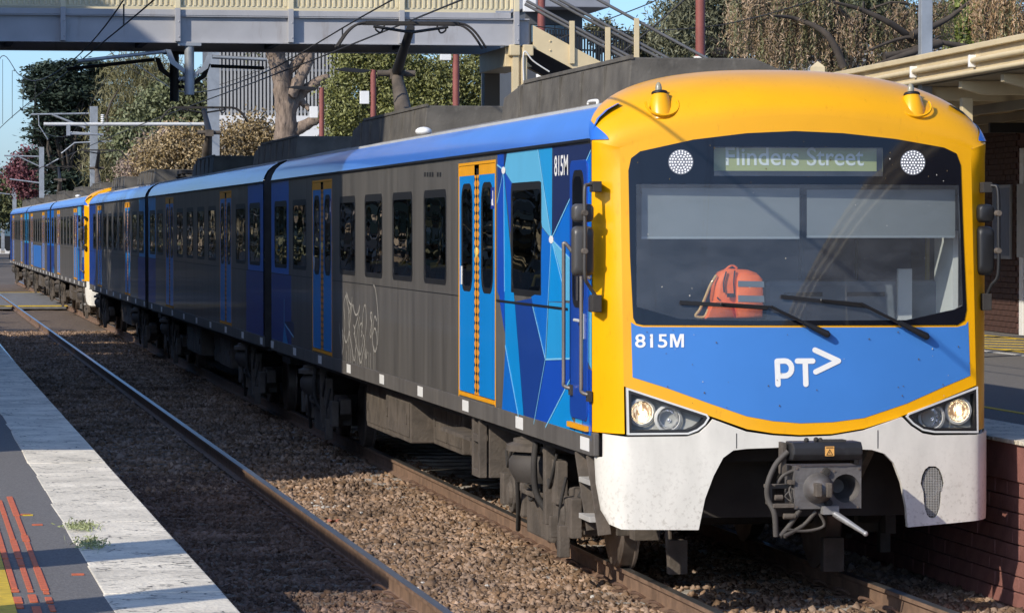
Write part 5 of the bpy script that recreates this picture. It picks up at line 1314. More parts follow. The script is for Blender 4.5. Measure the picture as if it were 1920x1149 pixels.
def armT(t,b,Y,pts,r,m=m_galv,nm='cantilever_arm'):
    mb = MB(); mb.tube([pos(x,y,Y)-Vector((b.x,Y,0)) for x,y in pts], r, 8); mb.build(nm, m, t, smooth=60)
armT(t2,b2,Yn,[(58,215),(167,213)],.05); armT(t2,b2,Yn,[(97,215),(160,240)],.06); armT(t2,b2,Yn,[(126,240),(126,256),(133,248),(193,252)],.04); armT(t2,b2,Yn,[(115,288),(140,268),(210,265)],.04); armT(t2,b2,Yn,[(72,215),(73,235),(90,262)],.03)
for k,(px,yt,Y,w_,lab) in enumerate(((78,276,235,.36,'slim grey line mast beside the dark cypress'),(27,298,330,.4,'distant grey line mast second from the left edge of the view'),(5,318,400,.4,'faint distant line mast at the very left edge'))):
    bb = pos(px,360,Y); tt = mast('line_mast', lab, bb.x, Y, pos(px,yt,Y).z, w_)
    armT(tt,bb,Y,[(max(px-70,-40),yt+16),(px,yt+18)],.06); armT(tt,bb,Y,[(max(px-45,-30),yt+17),(px,yt+38)],.05); armT(tt,bb,Y,[(max(px-60,-40),yt+60),(px+2,yt+68)],.06); armT(tt,bb,Y,[(px,yt+40),(px+32,yt+22)],.05)
# right-hand platform mast
Yr = 18.0; b3 = pos(1735,60,Yr)
t3 = mast('line_mast', 'square galvanised mast rising behind the right platform canopy', b3.x, Yr, pos(1735,-160,Yr).z, .14, 1.07)
mb = MB(); mb.box(-.075,.075,-.075,.075,0,pos(1735,-160,Yr).z-1.07); mb.build('mast_sleeve', m_galv, t3, bevel=.006)
# drop posts and registration arms hung from the footbridge
def dropset(px, pyb, Y, arms, label, m):
    p = pos(px,pyb,Y); t = thing('drop_post', label, 'wire support', (p.x,Y,0), 'wire supports under the footbridge')
    mb = MB(); mb.cyl((0,0,p.z),(0,0,z0+.0),.085,n=14); mb.box(-.2,.2,-.1,.1,z0-.05,z0-.002); mb.build('post', m, t, smooth=40)
    for pts in arms:
        mb = MB(); mb.tube([pos(x,y,Y)-Vector((p.x,Y,0)) for x,y in pts],.032,8); mb.build('registration_arm', m, t, smooth=60)
        q0 = pos(*pts[-1],Y)-Vector((p.x,Y,0))
        mb = MB(); d = 1 if q0.x < 0 else -1
        mb.prism([(q0.x,-.03,q0.z+.04),(q0.x+.08*d,-.03,q0.z-.20),(q0.x+.30*d,-.03,q0.z-.36),(q0.x+.36*d,-.03,q0.z-.32),(q0.x+.17*d,-.03,q0.z-.16),(q0.x+.09*d,-.03,q0.z+.03)],(0,.06,0)); mb.build('arm_hanger', m, t)
        mb = MB(); insul(mb,(q0.x+.30*d,0,q0.z-.36),5,.05,(d,0,-.1)); mb.build('insulator', m, t, smooth=50)
        mb = MB()
        for k in range(2): mb.box(min(0,q0.x+.35*d)+.02, max(0,q0.x+.35*d)-.02,-.015,.015,q0.z-.20-.12*k,q0.z-.185-.12*k)
        mb.split('bracket_rod', m, t)
dropset(355,178,BY0+.1,[[(146,115),(310,97)],[(500,112),(398,107)]],'grey drop post with insulated arms under the near side of the footbridge',m_galv)
dropset(327,190,BY1-.1,[[(125,130),(290,112)],[(495,128),(395,124)]],'black drop post with arms under the far side of the footbridge',mat('black_iron',(.012,.012,.012),.6))
# wires
def wire(name,label,pts,r=.011,grp='overhead wires',n=8):
    mb = MB(); mb.tube(smooth_path(pts,n) if len(pts)>2 else pts, r, 6); o = mb.build(name, m_wire, None, smooth=60); return tag(o,label,'wire',grp)
nw = wire('contact_wire','contact wire over the empty left track',[(-3.58,-45,5.5),(-3.58,10,5.56),(-3.58,36,5.70),(-3.58,91,6.04),(-3.4,160,6.1)],.012)
wire('messenger_wire','sagging upper wire over the empty left track',[(-3.58,-45,6.7),(-3.58,-28,7.3),(-3.58,-13,8.3),(-3.58,-3,7.75),(-3.58,10,6.75),(-3.58,23,6.0),(-3.58,38,5.84),(-3.58,56,6.18),(-3.58,70,6.9),(-3.58,91,8.3),(-3.4,125,6.9),(-3.4,160,8.3)],.012)
wire('contact_wire','contact wire touching the pantographs above the train',[(0,-45,5.5),(0,20,5.52),(0,41,5.57),(0,86,5.75),(0,160,5.8)],.012)
wire('messenger_wire','upper wire above the train passing under the footbridge',[(0,-45,6.8),(0,-10,6.15),(0,22,5.91),(0,41,5.68),(0,60,6.1),(0,86,7.9),(0,120,6.6),(0,160,8)],.012)
for k,(px,y0,y1) in enumerate(((5,112,233),(23,132,222),(43,147,208),(66,153,195))):
    Yq = 6.6 and (-26+(3.02)/math.tan(YAW+math.atan((px-960)/FPX)))
    a_ = pos(px,y0,Yq); c_ = pos(px,y1,Yq); wire('dropper_wire',['longest dropper wire, at the far left edge','second dropper wire from the left edge','third dropper wire from the left edge','shortest dropper wire, fourth from the left edge'][k],[a_,c_],.008,'dropper wires')
for k,(px,y0,y1) in enumerate(((232,8,48),(642,52,76))):
    Yq = -26+((3.02 if k==0 else 6.6))/math.tan(YAW+math.atan((px-960)/FPX))
    wire('dropper_wire','short dropper wire in front of the footbridge girder, '+('left one' if k==0 else 'right one'),[pos(px,y0,Yq),pos(px,y1,Yq)],.012,'dropper wires')
wire('service_cable','thick black cable running up from the stairs to the top of the view',[pos(1155,108,50),pos(1220,55,50),pos(1295,-10,50)],.02,'service cables')
wire('service_cable','thin cable sloping up across the sky behind the stairs',[pos(1000,95,55),pos(1080,60,55),pos(1210,10,55),pos(1240,-6,55)],.014,'service cables')
wire('service_cable','long thin cable slung between the red post and the weeping tree',[pos(1005,50,48),pos(1130,60,48),pos(1313,52,48),pos(1420,32,48),pos(1545,-4,48)],.012,'service cables')
wire('service_cable','pale loose cable on the left below the bridge',[pos(205,95,120),pos(240,125,120),pos(290,150,120),pos(385,165,120),pos(520,120,120)],.014,'service cables')

# ================================================================== red-brown platform lamp posts
m_red = mat('red_oxide_paint', (.25,.075,.06), .6, var=.15, vscale=4)
def lamp(px, dist, label, arm=True, ztop=None):
    Y = dist-26; b = pos(px,200,Y); t = thing('lamp_post', label, 'lamp post', (b.x,Y,1.07), 'red-brown lamp posts')
    zt = (ztop or 7.7)-1.07
    mb = MB(); mb.cyl((0,0,0),(0,0,zt*.55),.115,n=14); mb.cyl((0,0,zt*.55),(0,0,zt),.09,n=14); mb.build('post', m_red, t, smooth=40)
    mb = MB(); mb.box(-.42,-.14,-.08,.08,zt*.84,zt*.90) ; mb.build('junction_box', m_wtxt, t, bevel=.01)
    mb = MB(); mb.tube(smooth_path([(-.11,-.05,zt*.62),(-.16,-.08,zt*.58),(-.13,-.1,zt*.5),(-.12,-.1,zt*.42)],4),.02,6); mb.cyl((0,0,zt*.63),(0,0,zt*.66),.125,n=14); mb.build('cable_tie', m_wtxt, t, smooth=50)
    if arm:
        mb = MB(); mb.prism([(-.05,-.09,zt-.02),(-.35,-.09,zt+.02),(-.9,-.09,zt+.06),(-1.25,-.09,zt+.0),(-.9,-.09,zt-.06),(-.3,-.09,zt-.10)],(0,.18,0)); mb.build('lamp_head', m_black, t, bevel=.01)
    return t
lamp(603,123,'red-brown lamp post just right of the thick gum trunk'); lamp(700,109,'red-brown lamp post with black head against the green thicket'); lamp(855,92.6,'red-brown post right of the front pantograph, under the bridge',False,8.4)
lamp(1015,79.7,'red-brown post half hidden behind the footbridge stairs',False,9.0); lamp(1313,63,'tall red-brown post standing right of the footbridge stairs',False,8.4)

# ================================================================== right platform station building
st = thing('station_building', 'brown brick station building under a cream canopy on the right platform', 'building', (0,0,0), None)
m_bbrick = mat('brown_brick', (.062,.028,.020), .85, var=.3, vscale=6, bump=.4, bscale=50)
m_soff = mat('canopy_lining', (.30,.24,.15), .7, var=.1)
RB = R(-2.7); pvt = Vector((6.4,20,0))
st.location = pvt; st.rotation_euler = (0,0,RB)
def loc(p): v = Vector(p)-pvt; c,s = math.cos(-RB),math.sin(-RB); return Vector((v.x*c-v.y*s, v.x*s+v.y*c, v.z))
WX = 3.62
mb = MB(); mb.box(WX+.012,WX+5,-62,14,1.07,4.7); mb.build('wall', m_mortar, st)
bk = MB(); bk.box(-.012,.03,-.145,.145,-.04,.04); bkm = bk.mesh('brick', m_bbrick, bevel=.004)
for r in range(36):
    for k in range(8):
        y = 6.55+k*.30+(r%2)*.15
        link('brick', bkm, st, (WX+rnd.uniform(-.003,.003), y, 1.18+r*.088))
mb = MB(); mb.box(WX-.03,WX+.03,6.05,6.28,1.07,4.0); mb.build('door_jamb', m_wtxt, st, bevel=.01)
def wallpt(px,py):
    lo,hi = 5.,20.
    for _ in range(40):
        m_ = (lo+hi)/2; p = at(px,py,Y=m_+20-0)
        q = loc(at(px,py,Y=m_+20)); 
        if q.x > WX: hi = m_
        else: lo = m_
    return loc(at(px,py,Y=lo+20))
a = wallpt(1866,485); b = wallpt(1900,346)
mb = MB(); mb.box(WX-.05,WX-.013,min(a.y,b.y),max(a.y,b.y),a.z,b.z); pf = mb.build('poster_frame', mat('frame_alu',(.30,.29,.28),.5,metal=.3), st, bevel=.006)
mb = MB(); dy = .05; mb.box(WX-.053,WX-.0505,min(a.y,b.y)+dy,max(a.y,b.y)-dy,a.z+.05,b.z-.05); mb.build('poster_sheet', mat('dark_poster',(.03,.033,.05),.3,var=.6,vscale=5,dirt=(.20,.15,.11),dscale=3.5,damt=.3,dstretch=(1,1,.5)), pf)
a2 = wallpt(1912,482); b2_ = wallpt(1921,345); mb = MB(); mb.box(WX-.05,WX-.013,min(a2.y,b2_.y)-.4,max(a2.y,b2_.y),a2.z,b2_.z); mb.build('notice_board', mat('notice_pale',(.42,.42,.40),.6), st)
a3 = wallpt(1838,440); mb = MB(); mb.box(WX-.04,WX-.013,a3.y-.1,a3.y+.8,a3.z,a3.z+.55); mb.build('notice_sheet', mat('notice_tan',(.36,.28,.20),.7), st)
# canopy: fascia with gutter pipe, rafters, lining, brackets
zt_, zbm = 4.92, 4.62; YA, YB = -62, 14
mb = MB(); mb.box(-.03,.0,YA,YB,zbm,zt_); fa = mb.build('fascia', m_cream, st, bevel=.004)
mb = MB(); mb.box(-.10,.02,YA,YB,zt_,zt_+.07); mb.build('fascia_capping', m_cream, fa, bevel=.01)
for z,rr in ((zbm+.17,.035),(zbm+.03,.03)):
    mb = MB(); mb.cyl((-.075,YA,z),(-.075,YB,z),rr,n=12); mb.build('gutter_pipe', m_cream, fa, smooth=50)
for y in range(-14,14,3):
    mb = MB(); mb.box(-.12,-.03,y-.03,y+.03,zbm+.09,zbm+.24); mb.build('pipe_clamp', m_wtxt, fa, bevel=.01)
mb = MB(); mb.prism([(0,YA,zt_+.03),(WX+5.5,YA,zt_+.75),(WX+5.5,YA,zt_+.70),(0,YA,zt_-.02)], (0,YB-YA,0)); mb.build('roof_sheet', m_galv, st)
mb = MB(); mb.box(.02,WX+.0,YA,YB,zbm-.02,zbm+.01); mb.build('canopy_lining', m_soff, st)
for y in range(-14,14,2):
    mb = MB(); mb.prism([(.05,y,zbm-.03),(WX,y,zbm-.03),(WX,y,zbm-.20),(.35,y,zbm-.20),(.05,y,zbm-.12)],(0,.14,0)); mb.build('rafter', m_cream, st, bevel=.006)
for x in (1.2,2.4,3.6):
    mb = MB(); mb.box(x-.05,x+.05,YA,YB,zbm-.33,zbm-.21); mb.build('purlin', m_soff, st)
for y in (-55,-44,-33,-22,-13,-3,3,9):
    mb = MB(); mb.box(.30,.44,y-.07,y+.07,1.07,zbm-.2); mb.build('canopy_post', m_cream, st, bevel=.01)
for y in (2.0,6.0,10): mb = MB(); mb.box(2.0,2.5,y,y+.1,zbm-.5,zbm-.36); mb.build('sign_lamp', m_black, st)
# cream post cap seen above the cab roof
pc = thing('fence_post', 'cream post with pyramid cap peeking over the yellow cab roof', 'post', (pos(1533,120,26).x,26,1.07))
z_ = pos(1533,126,26).z-1.07; mb = MB(); mb.box(-.09,.09,-.09,.09,0,z_); mb.add([(-.09,-.09,z_),(.09,-.09,z_),(.09,.09,z_),(-.09,.09,z_),(0,0,z_+.09)],[(0,1,4),(1,2,4),(2,3,4),(3,0,4)]); mb.build('post', m_cream, pc)

# ================================================================== buildings behind
m_slat = mat('slat_grey', (.36,.355,.345), .55, var=.12, vscale=.6); m_slatback = mat('slat_backing', (.12,.125,.14), .8); m_bwhite = mat('render_white', (.70,.69,.67), .8, var=.08, vscale=.5)
Ys = 150.0
sb = thing('slatted_building', 'grey building screened by vertical slats above a white wall, behind the gum trunk', 'building', (0,Ys,0))
xl = pos(404,150,Ys).x; xr = pos(660,150,Ys).x; zA = pos(500,217,Ys).z; zT = pos(500,20,Ys).z
mb = MB(); mb.box(xl+.1,xr,.35,9,-.4,zT); mb.build('wall', m_slatback, sb)
mb = MB(); mb.box(xl-.3,xr+.2,.0,.34,-.4,zA); mb.build('white_wall', m_bwhite, sb)
mb = MB(); mb.box(-.05,.05,-.05,.05,0,zT-zA); sm_ = mb.mesh('slat', m_slat)
n = int((xr-xl)/.185)
for k in range(n): link('slat', sm_, sb, (xl+.06+k*.185, .15, zA))
for z in (zA+.15, (zA+zT)/2-.4): mb = MB(); mb.box(xl,xr,.16,.24,z,z+.12); mb.build('slat_rail', m_slat, sb)
Yh = 88.0
ab = thing('apartment_building', 'charcoal flat-roofed building with blue glass behind the footbridge stairs', 'building', (0,Yh,0))
m_char = mat('charcoal_cladding', (.075,.08,.09), .6, var=.1); m_bglass = mat('blue_window_glass', (.10,.17,.22), .08, var=.2, coat=.5)
q = lambda px,py: pos(px,py,Yh)
mb = MB(); mb.box(q(985,50).x,q(1092,50).x,.0,9,-.4,q(1000,18).z); mb.build('wall', m_char, ab)
mb = MB(); mb.box(q(975,10).x,q(1126,10).x,-1.6,9,q(1000,19).z,q(1000,-40).z); mb.build('roof_slab', mat('slab_grey',(.25,.26,.29),.6,var=.1), ab, bevel=.03)
for (x0,x1,ya,yb) in ((1020,1078,36,72),(994,1014,36,72)):
    fx = MB(); fx.box(q(x0,0).x,q(x1,0).x,-.06,-.001,q(0,yb).z,q(0,ya).z); f_ = fx.build('window', m_black, ab)
    n_ = 3 if x1-x0 > 30 else 1
    for k in range(n_):
        aa = q(x0+2+(x1-x0-2)*k/n_,0).x; bb = q(x0+(x1-x0-2)*(k+1)/n_,0).x; mb = MB(); mb.box(aa,bb,-.075,-.061,q(0,yb-2).z,q(0,ya+2).z); mb.build('pane', m_bglass, f_)
pf_ = thing('picket_fence', 'black vertical picket fence on the slope behind the footbridge stairs', 'fence', (0,80,0))
for k in range(30):
    px = 1026+k*5.4; p = pos(px,56+ (px-1026)*.03,80); mb = MB(); mb.box(p.x-.025,p.x+.025,-.025,.025,-.4,p.z); mb.build('picket', m_black, pf_)
for yy in (66,92): a_ = pos(1024,yy,80); b_ = pos(1186,yy+5,80); mb = MB(); mb.beam((a_.x,.04,a_.z),(b_.x,.04,b_.z),.03,.05); mb.build('fence_rail', m_black, pf_)
Yg = 96.0
hs = thing('house', 'pale weatherboard house with grey roof behind the weeping tree', 'house', (0,Yg,0))
g = lambda px,py: pos(px,py,Yg)
mb = MB(); mb.box(g(1590,0).x,g(1790,0).x,0,8,-.4,g(0,84).z); mb.build('wall', mat('wall_backing',(.40,.40,.40),.8), hs)
bw = MB(); bw.prism([(0,-.03,0),(0,0,.15),(0,0,0)],(g(1790,0).x-g(1590,0).x,0,0)); bwm = bw.mesh('weatherboard', mat('weatherboard_grey',(.42,.43,.45),.7,var=.06))
zq = g(0,84).z
for k in range(26): link('weatherboard', bwm, hs, (g(1590,0).x,-.002,zq-.15-k*.155))
mb = MB(); mb.prism([(g(1380,0).x,-.5,g(0,125).z),(g(1800,0).x,-.5,g(0,86).z),(g(1800,0).x,4,g(0,60).z),(g(1480,0).x,4,g(0,84).z)],(0,0,.12)); mb.build('roof', mat('roof_zinc',(.33,.34,.35),.6,var=.12), hs)
h2 = thing('house', 'red-roofed house with white gable glimpsed above the canopy', 'house', (0,110,0))
p = pos(1810,92,110); mb = MB(); mb.prism([(p.x-.7,0,p.z-.5),(p.x+1.2,0,p.z-.5),(p.x+1.2,0,p.z),(p.x+.6,0,p.z+.35),(p.x-.7,0,p.z)],(0,5,0)); mb.build('gable', m_bwhite, h2)
mb = MB(); mb.prism([(p.x-1.6,-.3,p.z-.45),(p.x+.2,-.3,p.z-.45),(p.x+.55,2,p.z+.35),(p.x-.4,2,p.z+.35)],(0,0,.1)); mb.build('roof', mat('terracotta',(.30,.10,.07),.8,var=.2), h2)
mb = MB(); mb.box(p.x-3,p.x+4,.2,5,-.4,p.z-.52); mb.build('wall', m_bwhite, h2)
Yk = 420
kk = thing('distant_wall', 'pale wall far away at the left edge beyond the crossing', 'wall', (0,Yk,0))
a_ = pos(-30,492,Yk); b_ = pos(22,458,Yk); mb = MB(); mb.box(a_.x,b_.x,0,.4,-.42,b_.z); mb.build('wall_face', m_bwhite, kk)
k2 = thing('parked_van', 'dark shape of a parked van far down the line at the left edge', 'van', (0,Yk-15,0))
a_ = pos(-20,470,Yk-15); b_ = pos(26,425,Yk-15); mb = MB(); hh = b_.z
mb.prism([(a_.x,0,.3),(a_.x,0,hh*.6),(a_.x+.6,0,hh),(b_.x,0,hh),(b_.x,0,.3)],(0,1.9,0)); mb.build('body', m_black, k2, bevel=.08)
for x in (a_.x+.7,b_.x-.7): mb = MB(); mb.cyl((x,-.05,.35),(x,.2,.35),.36,n=18); mb.build('wheel', m_black, k2)
mb = MB(); mb.box(a_.x+.9,b_.x-.4,-.02,-.005,hh*.62,hh*.9); mb.build('window', m_bglass, k2)

# ================================================================== trees and shrubs
def leaf_mesh(name, C, ln, wd, m, g, droop=0., flat=0.):
    n = len(C)
    d = g.normal(size=(n,3)); d[:,2] *= (1-flat)
    d[:,2] -= droop*2.2
    d /= np.linalg.norm(d,axis=1)[:,None]+1e-9
    r = g.normal(size=(n,3)); r -= (r*d).sum(1)[:,None]*d; r /= np.linalg.norm(r,axis=1)[:,None]+1e-9
    if flat: r[:,2] *= (1-flat); r /= np.linalg.norm(r,axis=1)[:,None]+1e-9
    L_ = (ln*g.uniform(.6,1.3,n))[:,None]/2; W_ = (wd*g.uniform(.6,1.3,n))[:,None]/2
    V = np.stack([C-d*L_, C+r*W_-d*L_*.1, C+d*L_, C-r*W_-d*L_*.1],1).reshape(-1,3)
    me = bpy.data.meshes.new(name); me.vertices.add(4*n); me.vertices.foreach_set('co', V.reshape(-1))
    me.loops.add(4*n); me.loops.foreach_set('vertex_index', np.arange(4*n)); me.polygons.add(n); me.polygons.foreach_set('loop_start', np.arange(n)*4)
    me.update(calc_edges=True); me.materials.append(m); return me
def crown_pts(blobs, ncl, nlf, rcl, g, shell=.55, squash=1.0):
    vol = np.array([b[3]*b[4]*b[5] for b in blobs]); pr = vol**(.7)/ (vol**.7).sum(); idx = g.choice(len(blobs), ncl, p=pr)
    u = g.normal(size=(ncl,3)); u /= np.linalg.norm(u,axis=1)[:,None]; rr = (shell+(1-shell)*g.random(ncl))[:,None]*g.uniform(.9,1.06,(ncl,1))
    B = np.array([b[:6] for b in blobs])[idx]
    c = B[:,:3]+u*rr*B[:,3:6]
    P_ = np.repeat(c,nlf,0)+g.normal(size=(ncl*nlf,3))*np.array([rcl,rcl,rcl*squash])*.55
    return c, P_
def leafmat(name, col, var=.35, isl=.35):
    m = mat(name, col, .65, var=var, vscale=.45, island=isl, spec=.3); return m
m_bark = mat('grey_brown_bark', (.22,.165,.125), .95, var=.35, vscale=5, stretch=(3,3,.6), bump=1.0, bscale=10, dirt=(.07,.05,.04), dscale=4, damt=.6, dstretch=(4,4,.5))
m_barkd = mat('dark_bark', (.06,.048,.038), .95, var=.3, vscale=4)
def limbs(mb, root, tips, r0, g, n=5):
    root = Vector(root)
    for t in tips:
        t = Vector(t); md = root.lerp(t,.5)+Vector(g.normal(size=3)*.12*(t-root).length); mb.tube(smooth_path([root,md,t],4), r0, 6, r1=r0*.2)
def tree(label, Y, px, pyb, blobs_px, col, ncl=260, nlf=60, rcl=.6, ln=.22, wd=.10, seed=1, trunk=.3, bark=None, droop=0., flat=0., squash=1., shell=.55, depth=.8, name='tree', cat='tree', group='trees behind the tracks', zbase=-.42, crownname='crown'):
    """blobs_px: (px, py, half-width px, half-height px)"""
    g = np.random.default_rng(seed); k = (Y+26)/FPX
    base = pos(px,pyb,Y); t = thing(name, label, cat, (base.x,Y,zbase), group)
    bl = []
    for (x,y,a,b) in blobs_px:
        p = pos(x,y,Y); bl.append((p.x-base.x, g.uniform(-.3,.3)*a*k, p.z-zbase, a*k, a*k*depth, b*k))
    c, P_ = crown_pts(bl, ncl, nlf, rcl, g, shell, squash)
    link(crownname, leaf_mesh('crown', P_, ln, wd, leafmat(col[0], col[1]), g, droop, flat), t)['kind'] = 'stuff'
    if trunk:
        mb = MB(); top = min(b[2]-b[5]*.3 for b in bl); hi = max(b[2] for b in bl)
        mb.tube(smooth_path([(0,0,0),(g.uniform(-.2,.2),0,max(.5,top*.6)),(bl[0][0]*.3,0,max(.8,top)),(bl[0][0]*.7,0,max(1.2,(top+hi)/2))],5), trunk, 10, r1=trunk*.45)
        for b in bl: limbs(mb, (bl[0][0]*.3,0,max(.8,top)), [tuple(c[j]) for j in g.choice(len(c), min(9,len(c)), replace=False)], trunk*.35, g)
        mb.build('trunk', bark or m_barkd, t, smooth=60)
    return t
G_ = 'trees behind the tracks'
tree('dark layered cypress at the far left below the bridge', 275, 130, 420, [(115,170,70,34),(150,135,75,22),(95,132,40,14),(120,215,60,30),(110,250,55,34),(120,300,62,36),(130,345,60,30),(165,180,50,50),(80,150,34,14)], ('cypress_green',(.035,.052,.034)), 520, 60, 1.0, .5, .2, 11, .6, flat=.65, squash=.25)
tree('tall olive-brown she-oak with feathery drooping foliage right of the cypress', 195, 240, 420, [(255,190,70,85),(225,270,60,85),(300,150,45,48),(205,320,45,60),(270,290,60,60)], ('she_oak_olive',(.165,.150,.068)), 420, 70, .8, .55, .05, 12, .35, droop=.6)
tree('grey-green leafy tree between the she-oak and the mast', 155, 320, 420, [(320,215,55,60),(285,270,70,60),(350,180,45,35),(370,235,45,55)], ('grey_green_leaf',(.15,.165,.08)), 420, 60, .6, .26, .13, 13, .25)
tree('autumn brown and yellow twiggy bush beside the slatted building', 122, 430, 330, [(340,290,60,55),(420,285,70,48),(480,260,50,40),(300,310,50,40),(520,270,40,50)], ('autumn_bush',(.30,.22,.11)), 420, 55, .5, .16, .09, 14, .12, name='shrub', cat='shrub')
tree('pinkish brown bare bush under the grey-green tree', 130, 330, 340, [(300,280,50,35),(360,300,60,35),(260,330,50,30)], ('pinkish_twigs',(.34,.25,.19)), 200, 50, .5, .18, .05, 15, .1, name='shrub', cat='shrub')
tree('purple-leaved plum tree far off at the left', 300, 52, 430, [(52,305,20,28),(45,330,26,24),(62,345,22,22)], ('plum_purple',(.17,.06,.07)), 160, 50, .8, .35, .18, 16, .25)
tree('low green bushes far away beyond the masts', 340, 20, 440, [(10,390,40,40),(30,350,26,30),(50,380,30,40),(-15,370,40,60)], ('far_green',(.15,.16,.07)), 260, 45, 1.0, .4, .2, 17, .2, name='shrub', cat='shrub')
# thick leafy screen behind the pantograph
tree('dense green thicket right of the gum trunk behind the pantograph', 104, 760, 300, [(660,190,55,75),(740,150,70,75),(820,180,70,80),(900,150,65,80),(640,240,40,40),(760,235,90,50),(850,240,80,40),(690,110,60,50),(950,190,45,60),(1000,160,40,60)], ('thicket_green',(.185,.19,.060)), 1300, 70, .36, .15, .07, 18, .2, name='thicket', cat='thicket', group=None)
gs = tree('gum tree with grey drooping leaves right of the footbridge stairs', 78, 1430, 300, [(1275,45,48,45),(1335,20,65,45),(1295,88,45,24),(1420,10,60,40),(1390,70,45,25),(1480,25,40,40)], ('gum_leaf',(.13,.13,.075)), 420, 55, .55, .22, .05, 19, .3, m_bark, droop=.5)
def weeping(label, Y, px, blobs, ntip, colA, colB, seed, slen, extra=()):
    g = np.random.default_rng(seed); k = (Y+26)/FPX; base = pos(px,240,Y); t = thing('weeping_tree', label, 'tree', (base.x,Y,-.42), G_)
    tips = []
    for (x,y,a,b) in blobs:
        p = pos(x,y,Y)
        for _ in range(max(3,int(ntip*a*b/sum(q[2]*q[3] for q in blobs)))):
            u = g.normal(size=3); u /= np.linalg.norm(u); r_ = g.uniform(.35,1.0)
            tips.append(np.array([p.x-base.x,0,p.z+.42])+u*r_*np.array([a*k,a*k*.8,b*k]))
    tips = np.array(tips); n = len(tips)
    for nm, col, sel in (('hanging_foliage',colA,g.random(n) < .72), ('green_foliage',colB,g.random(n) < .34)):
        C = []
        for tp in tips[sel]:
            for _ in range(g.integers(9,17)):
                st_ = tp+g.normal(size=3)*np.array([.22,.22,.12]); L_ = slen*g.uniform(.35,1.15); m_ = int(L_/.05); sw = g.normal(size=2)*.10
                z = np.linspace(0,1,m_)
                C.append(np.c_[st_[0]+sw[0]*z+g.normal(0,.02,m_), st_[1]+sw[1]*z+g.normal(0,.02,m_), st_[2]-L_*z])
        link(nm, leaf_mesh(nm, np.concatenate(C), .13, .026, leafmat(*col), g, .55), t)['kind'] = 'stuff'
    mb = MB(); top = tips[:,2].mean()
    mb.tube(smooth_path([(0,0,0),(.1,0,top*.5),(-.1,.1,top*.8)],4),.28,10,r1=.16)
    for tp in tips[::3]:
        hub = Vector((g.uniform(-.6,.6),0,top*g.uniform(.7,.95))); md = hub.lerp(Vector(tp),.55)+Vector((0,0,.5)); mb.tube(smooth_path([hub,md,tuple(tp)],4),.05,5,r1=.012)
    for pts in extra: mb.tube(smooth_path([(lambda p: (p.x-base.x, g.uniform(-1.2,-.6), p.z+.42))(pos(*q,Y)) for q in pts],5), .11, 8, r1=.03)
    mb.build('trunk', m_barkd, t, smooth=60)
weeping('weeping tree with brown hanging strands above the cab roof', 62, 1600, [(1440,45,60,50),(1530,20,70,45),(1615,45,60,50),(1690,15,50,40),(1400,0,45,40),(1570,75,60,25),(1480,85,45,18),(1750,5,45,35),(1500,-35,80,40),(1650,90,45,15)], 112, ('weeping_brown',(.31,.215,.13)), ('weeping_olive',(.17,.165,.075)), 20, 1.35, [[(1875,150),(1852,108),(1800,92),(1740,82),(1680,74),(1600,102)],[(1745,84),(1660,112),(1585,140)],[(1700,78),(1650,48),(1590,22),(1540,10)],[(1560,130),(1530,70),(1480,40),(1430,35)],[(1690,70),(1760,40),(1800,5)],[(1640,110),(1690,98),(1750,70)]])
tree('dark green tree standing behind the weeping brown strands', 84, 1600, 240, [(1530,40,70,50),(1620,20,80,55),(1700,60,50,40),(1480,80,50,30)], ('dark_olive_leaf',(.10,.105,.055)), 420, 55, .5, .2, .08, 26, .25, m_barkd)
weeping('second weeping brown tree at the top right corner above the canopy', 52, 1890, [(1890,-5,40,40),(1935,25,35,40),(1860,-30,45,30)], 46, ('weeping_tan',(.36,.235,.125)), ('weeping_olive',(.15,.14,.07)), 21, 1.3)
tree('bright green shrub between the mast and the right weeping tree', 66, 1830, 200, [(1820,60,40,35),(1860,70,35,28),(1800,40,30,30),(1835,20,25,25)], ('bright_shrub',(.18,.21,.055)), 260, 50, .35, .16, .09, 22, .1, name='shrub', cat='shrub')
tree('dark scrubby tree behind the stairs near the blue window', 92, 1010, 200, [(1003,18,14,14)], ('dark_scrub',(.05,.055,.03)), 80, 40, .4, .2, .09, 23, .12)
tree('small olive tree above the picket fence', 98, 1120, 200, [(1128,60,18,8),(1190,92,34,12),(1212,85,22,14)], ('olive_scrub',(.12,.115,.06)), 160, 45, .4, .2, .08, 24, .12)
# the big gum trunk
gt = thing('gum_tree', 'thick bare grey-brown gum trunk with broken limbs below the bridge', 'tree', (pos(535,260,116).x,116,-.42), G_)
gp = lambda px,py,dy=0.: (lambda p: Vector((p.x-gt.location.x, dy, p.z+.42)))(pos(px,py,116))
mb = MB()
mb.tube(smooth_path([gp(528,420),gp(530,300),gp(533,260),gp(537,215),gp(530,160),gp(520,120),gp(512,90),gp(500,40)],6), [ .50 - .14*min(1,i/30) + .02*math.sin(i*1.7) for i in range(43)], 32)
for pts,r0,r1 in (([(540,215),(556,190),(570,172),(590,158),(604,148)],.30,.15),([(545,180),(565,140),(578,115),(585,60)],.26,.14),([(545,250),(575,235),(598,222),(612,212)],.27,.12),([(530,150),(555,120),(575,98),(590,40)],.20,.12),([(562,185),(575,200),(580,208)],.16,.05),([(590,158),(606,150),(612,145)],.22,.12)):
    mb.tube(smooth_path([gp(*p, rnd.uniform(-.3,.3)) for p in pts],5), r0, 12, r1=r1)
bmq = mb.mesh('trunk', m_bark, smooth=60)
g = np.random.default_rng(5); co = np.empty(len(bmq.vertices)*3); bmq.vertices.foreach_get('co', co); co = co.reshape(-1,3)
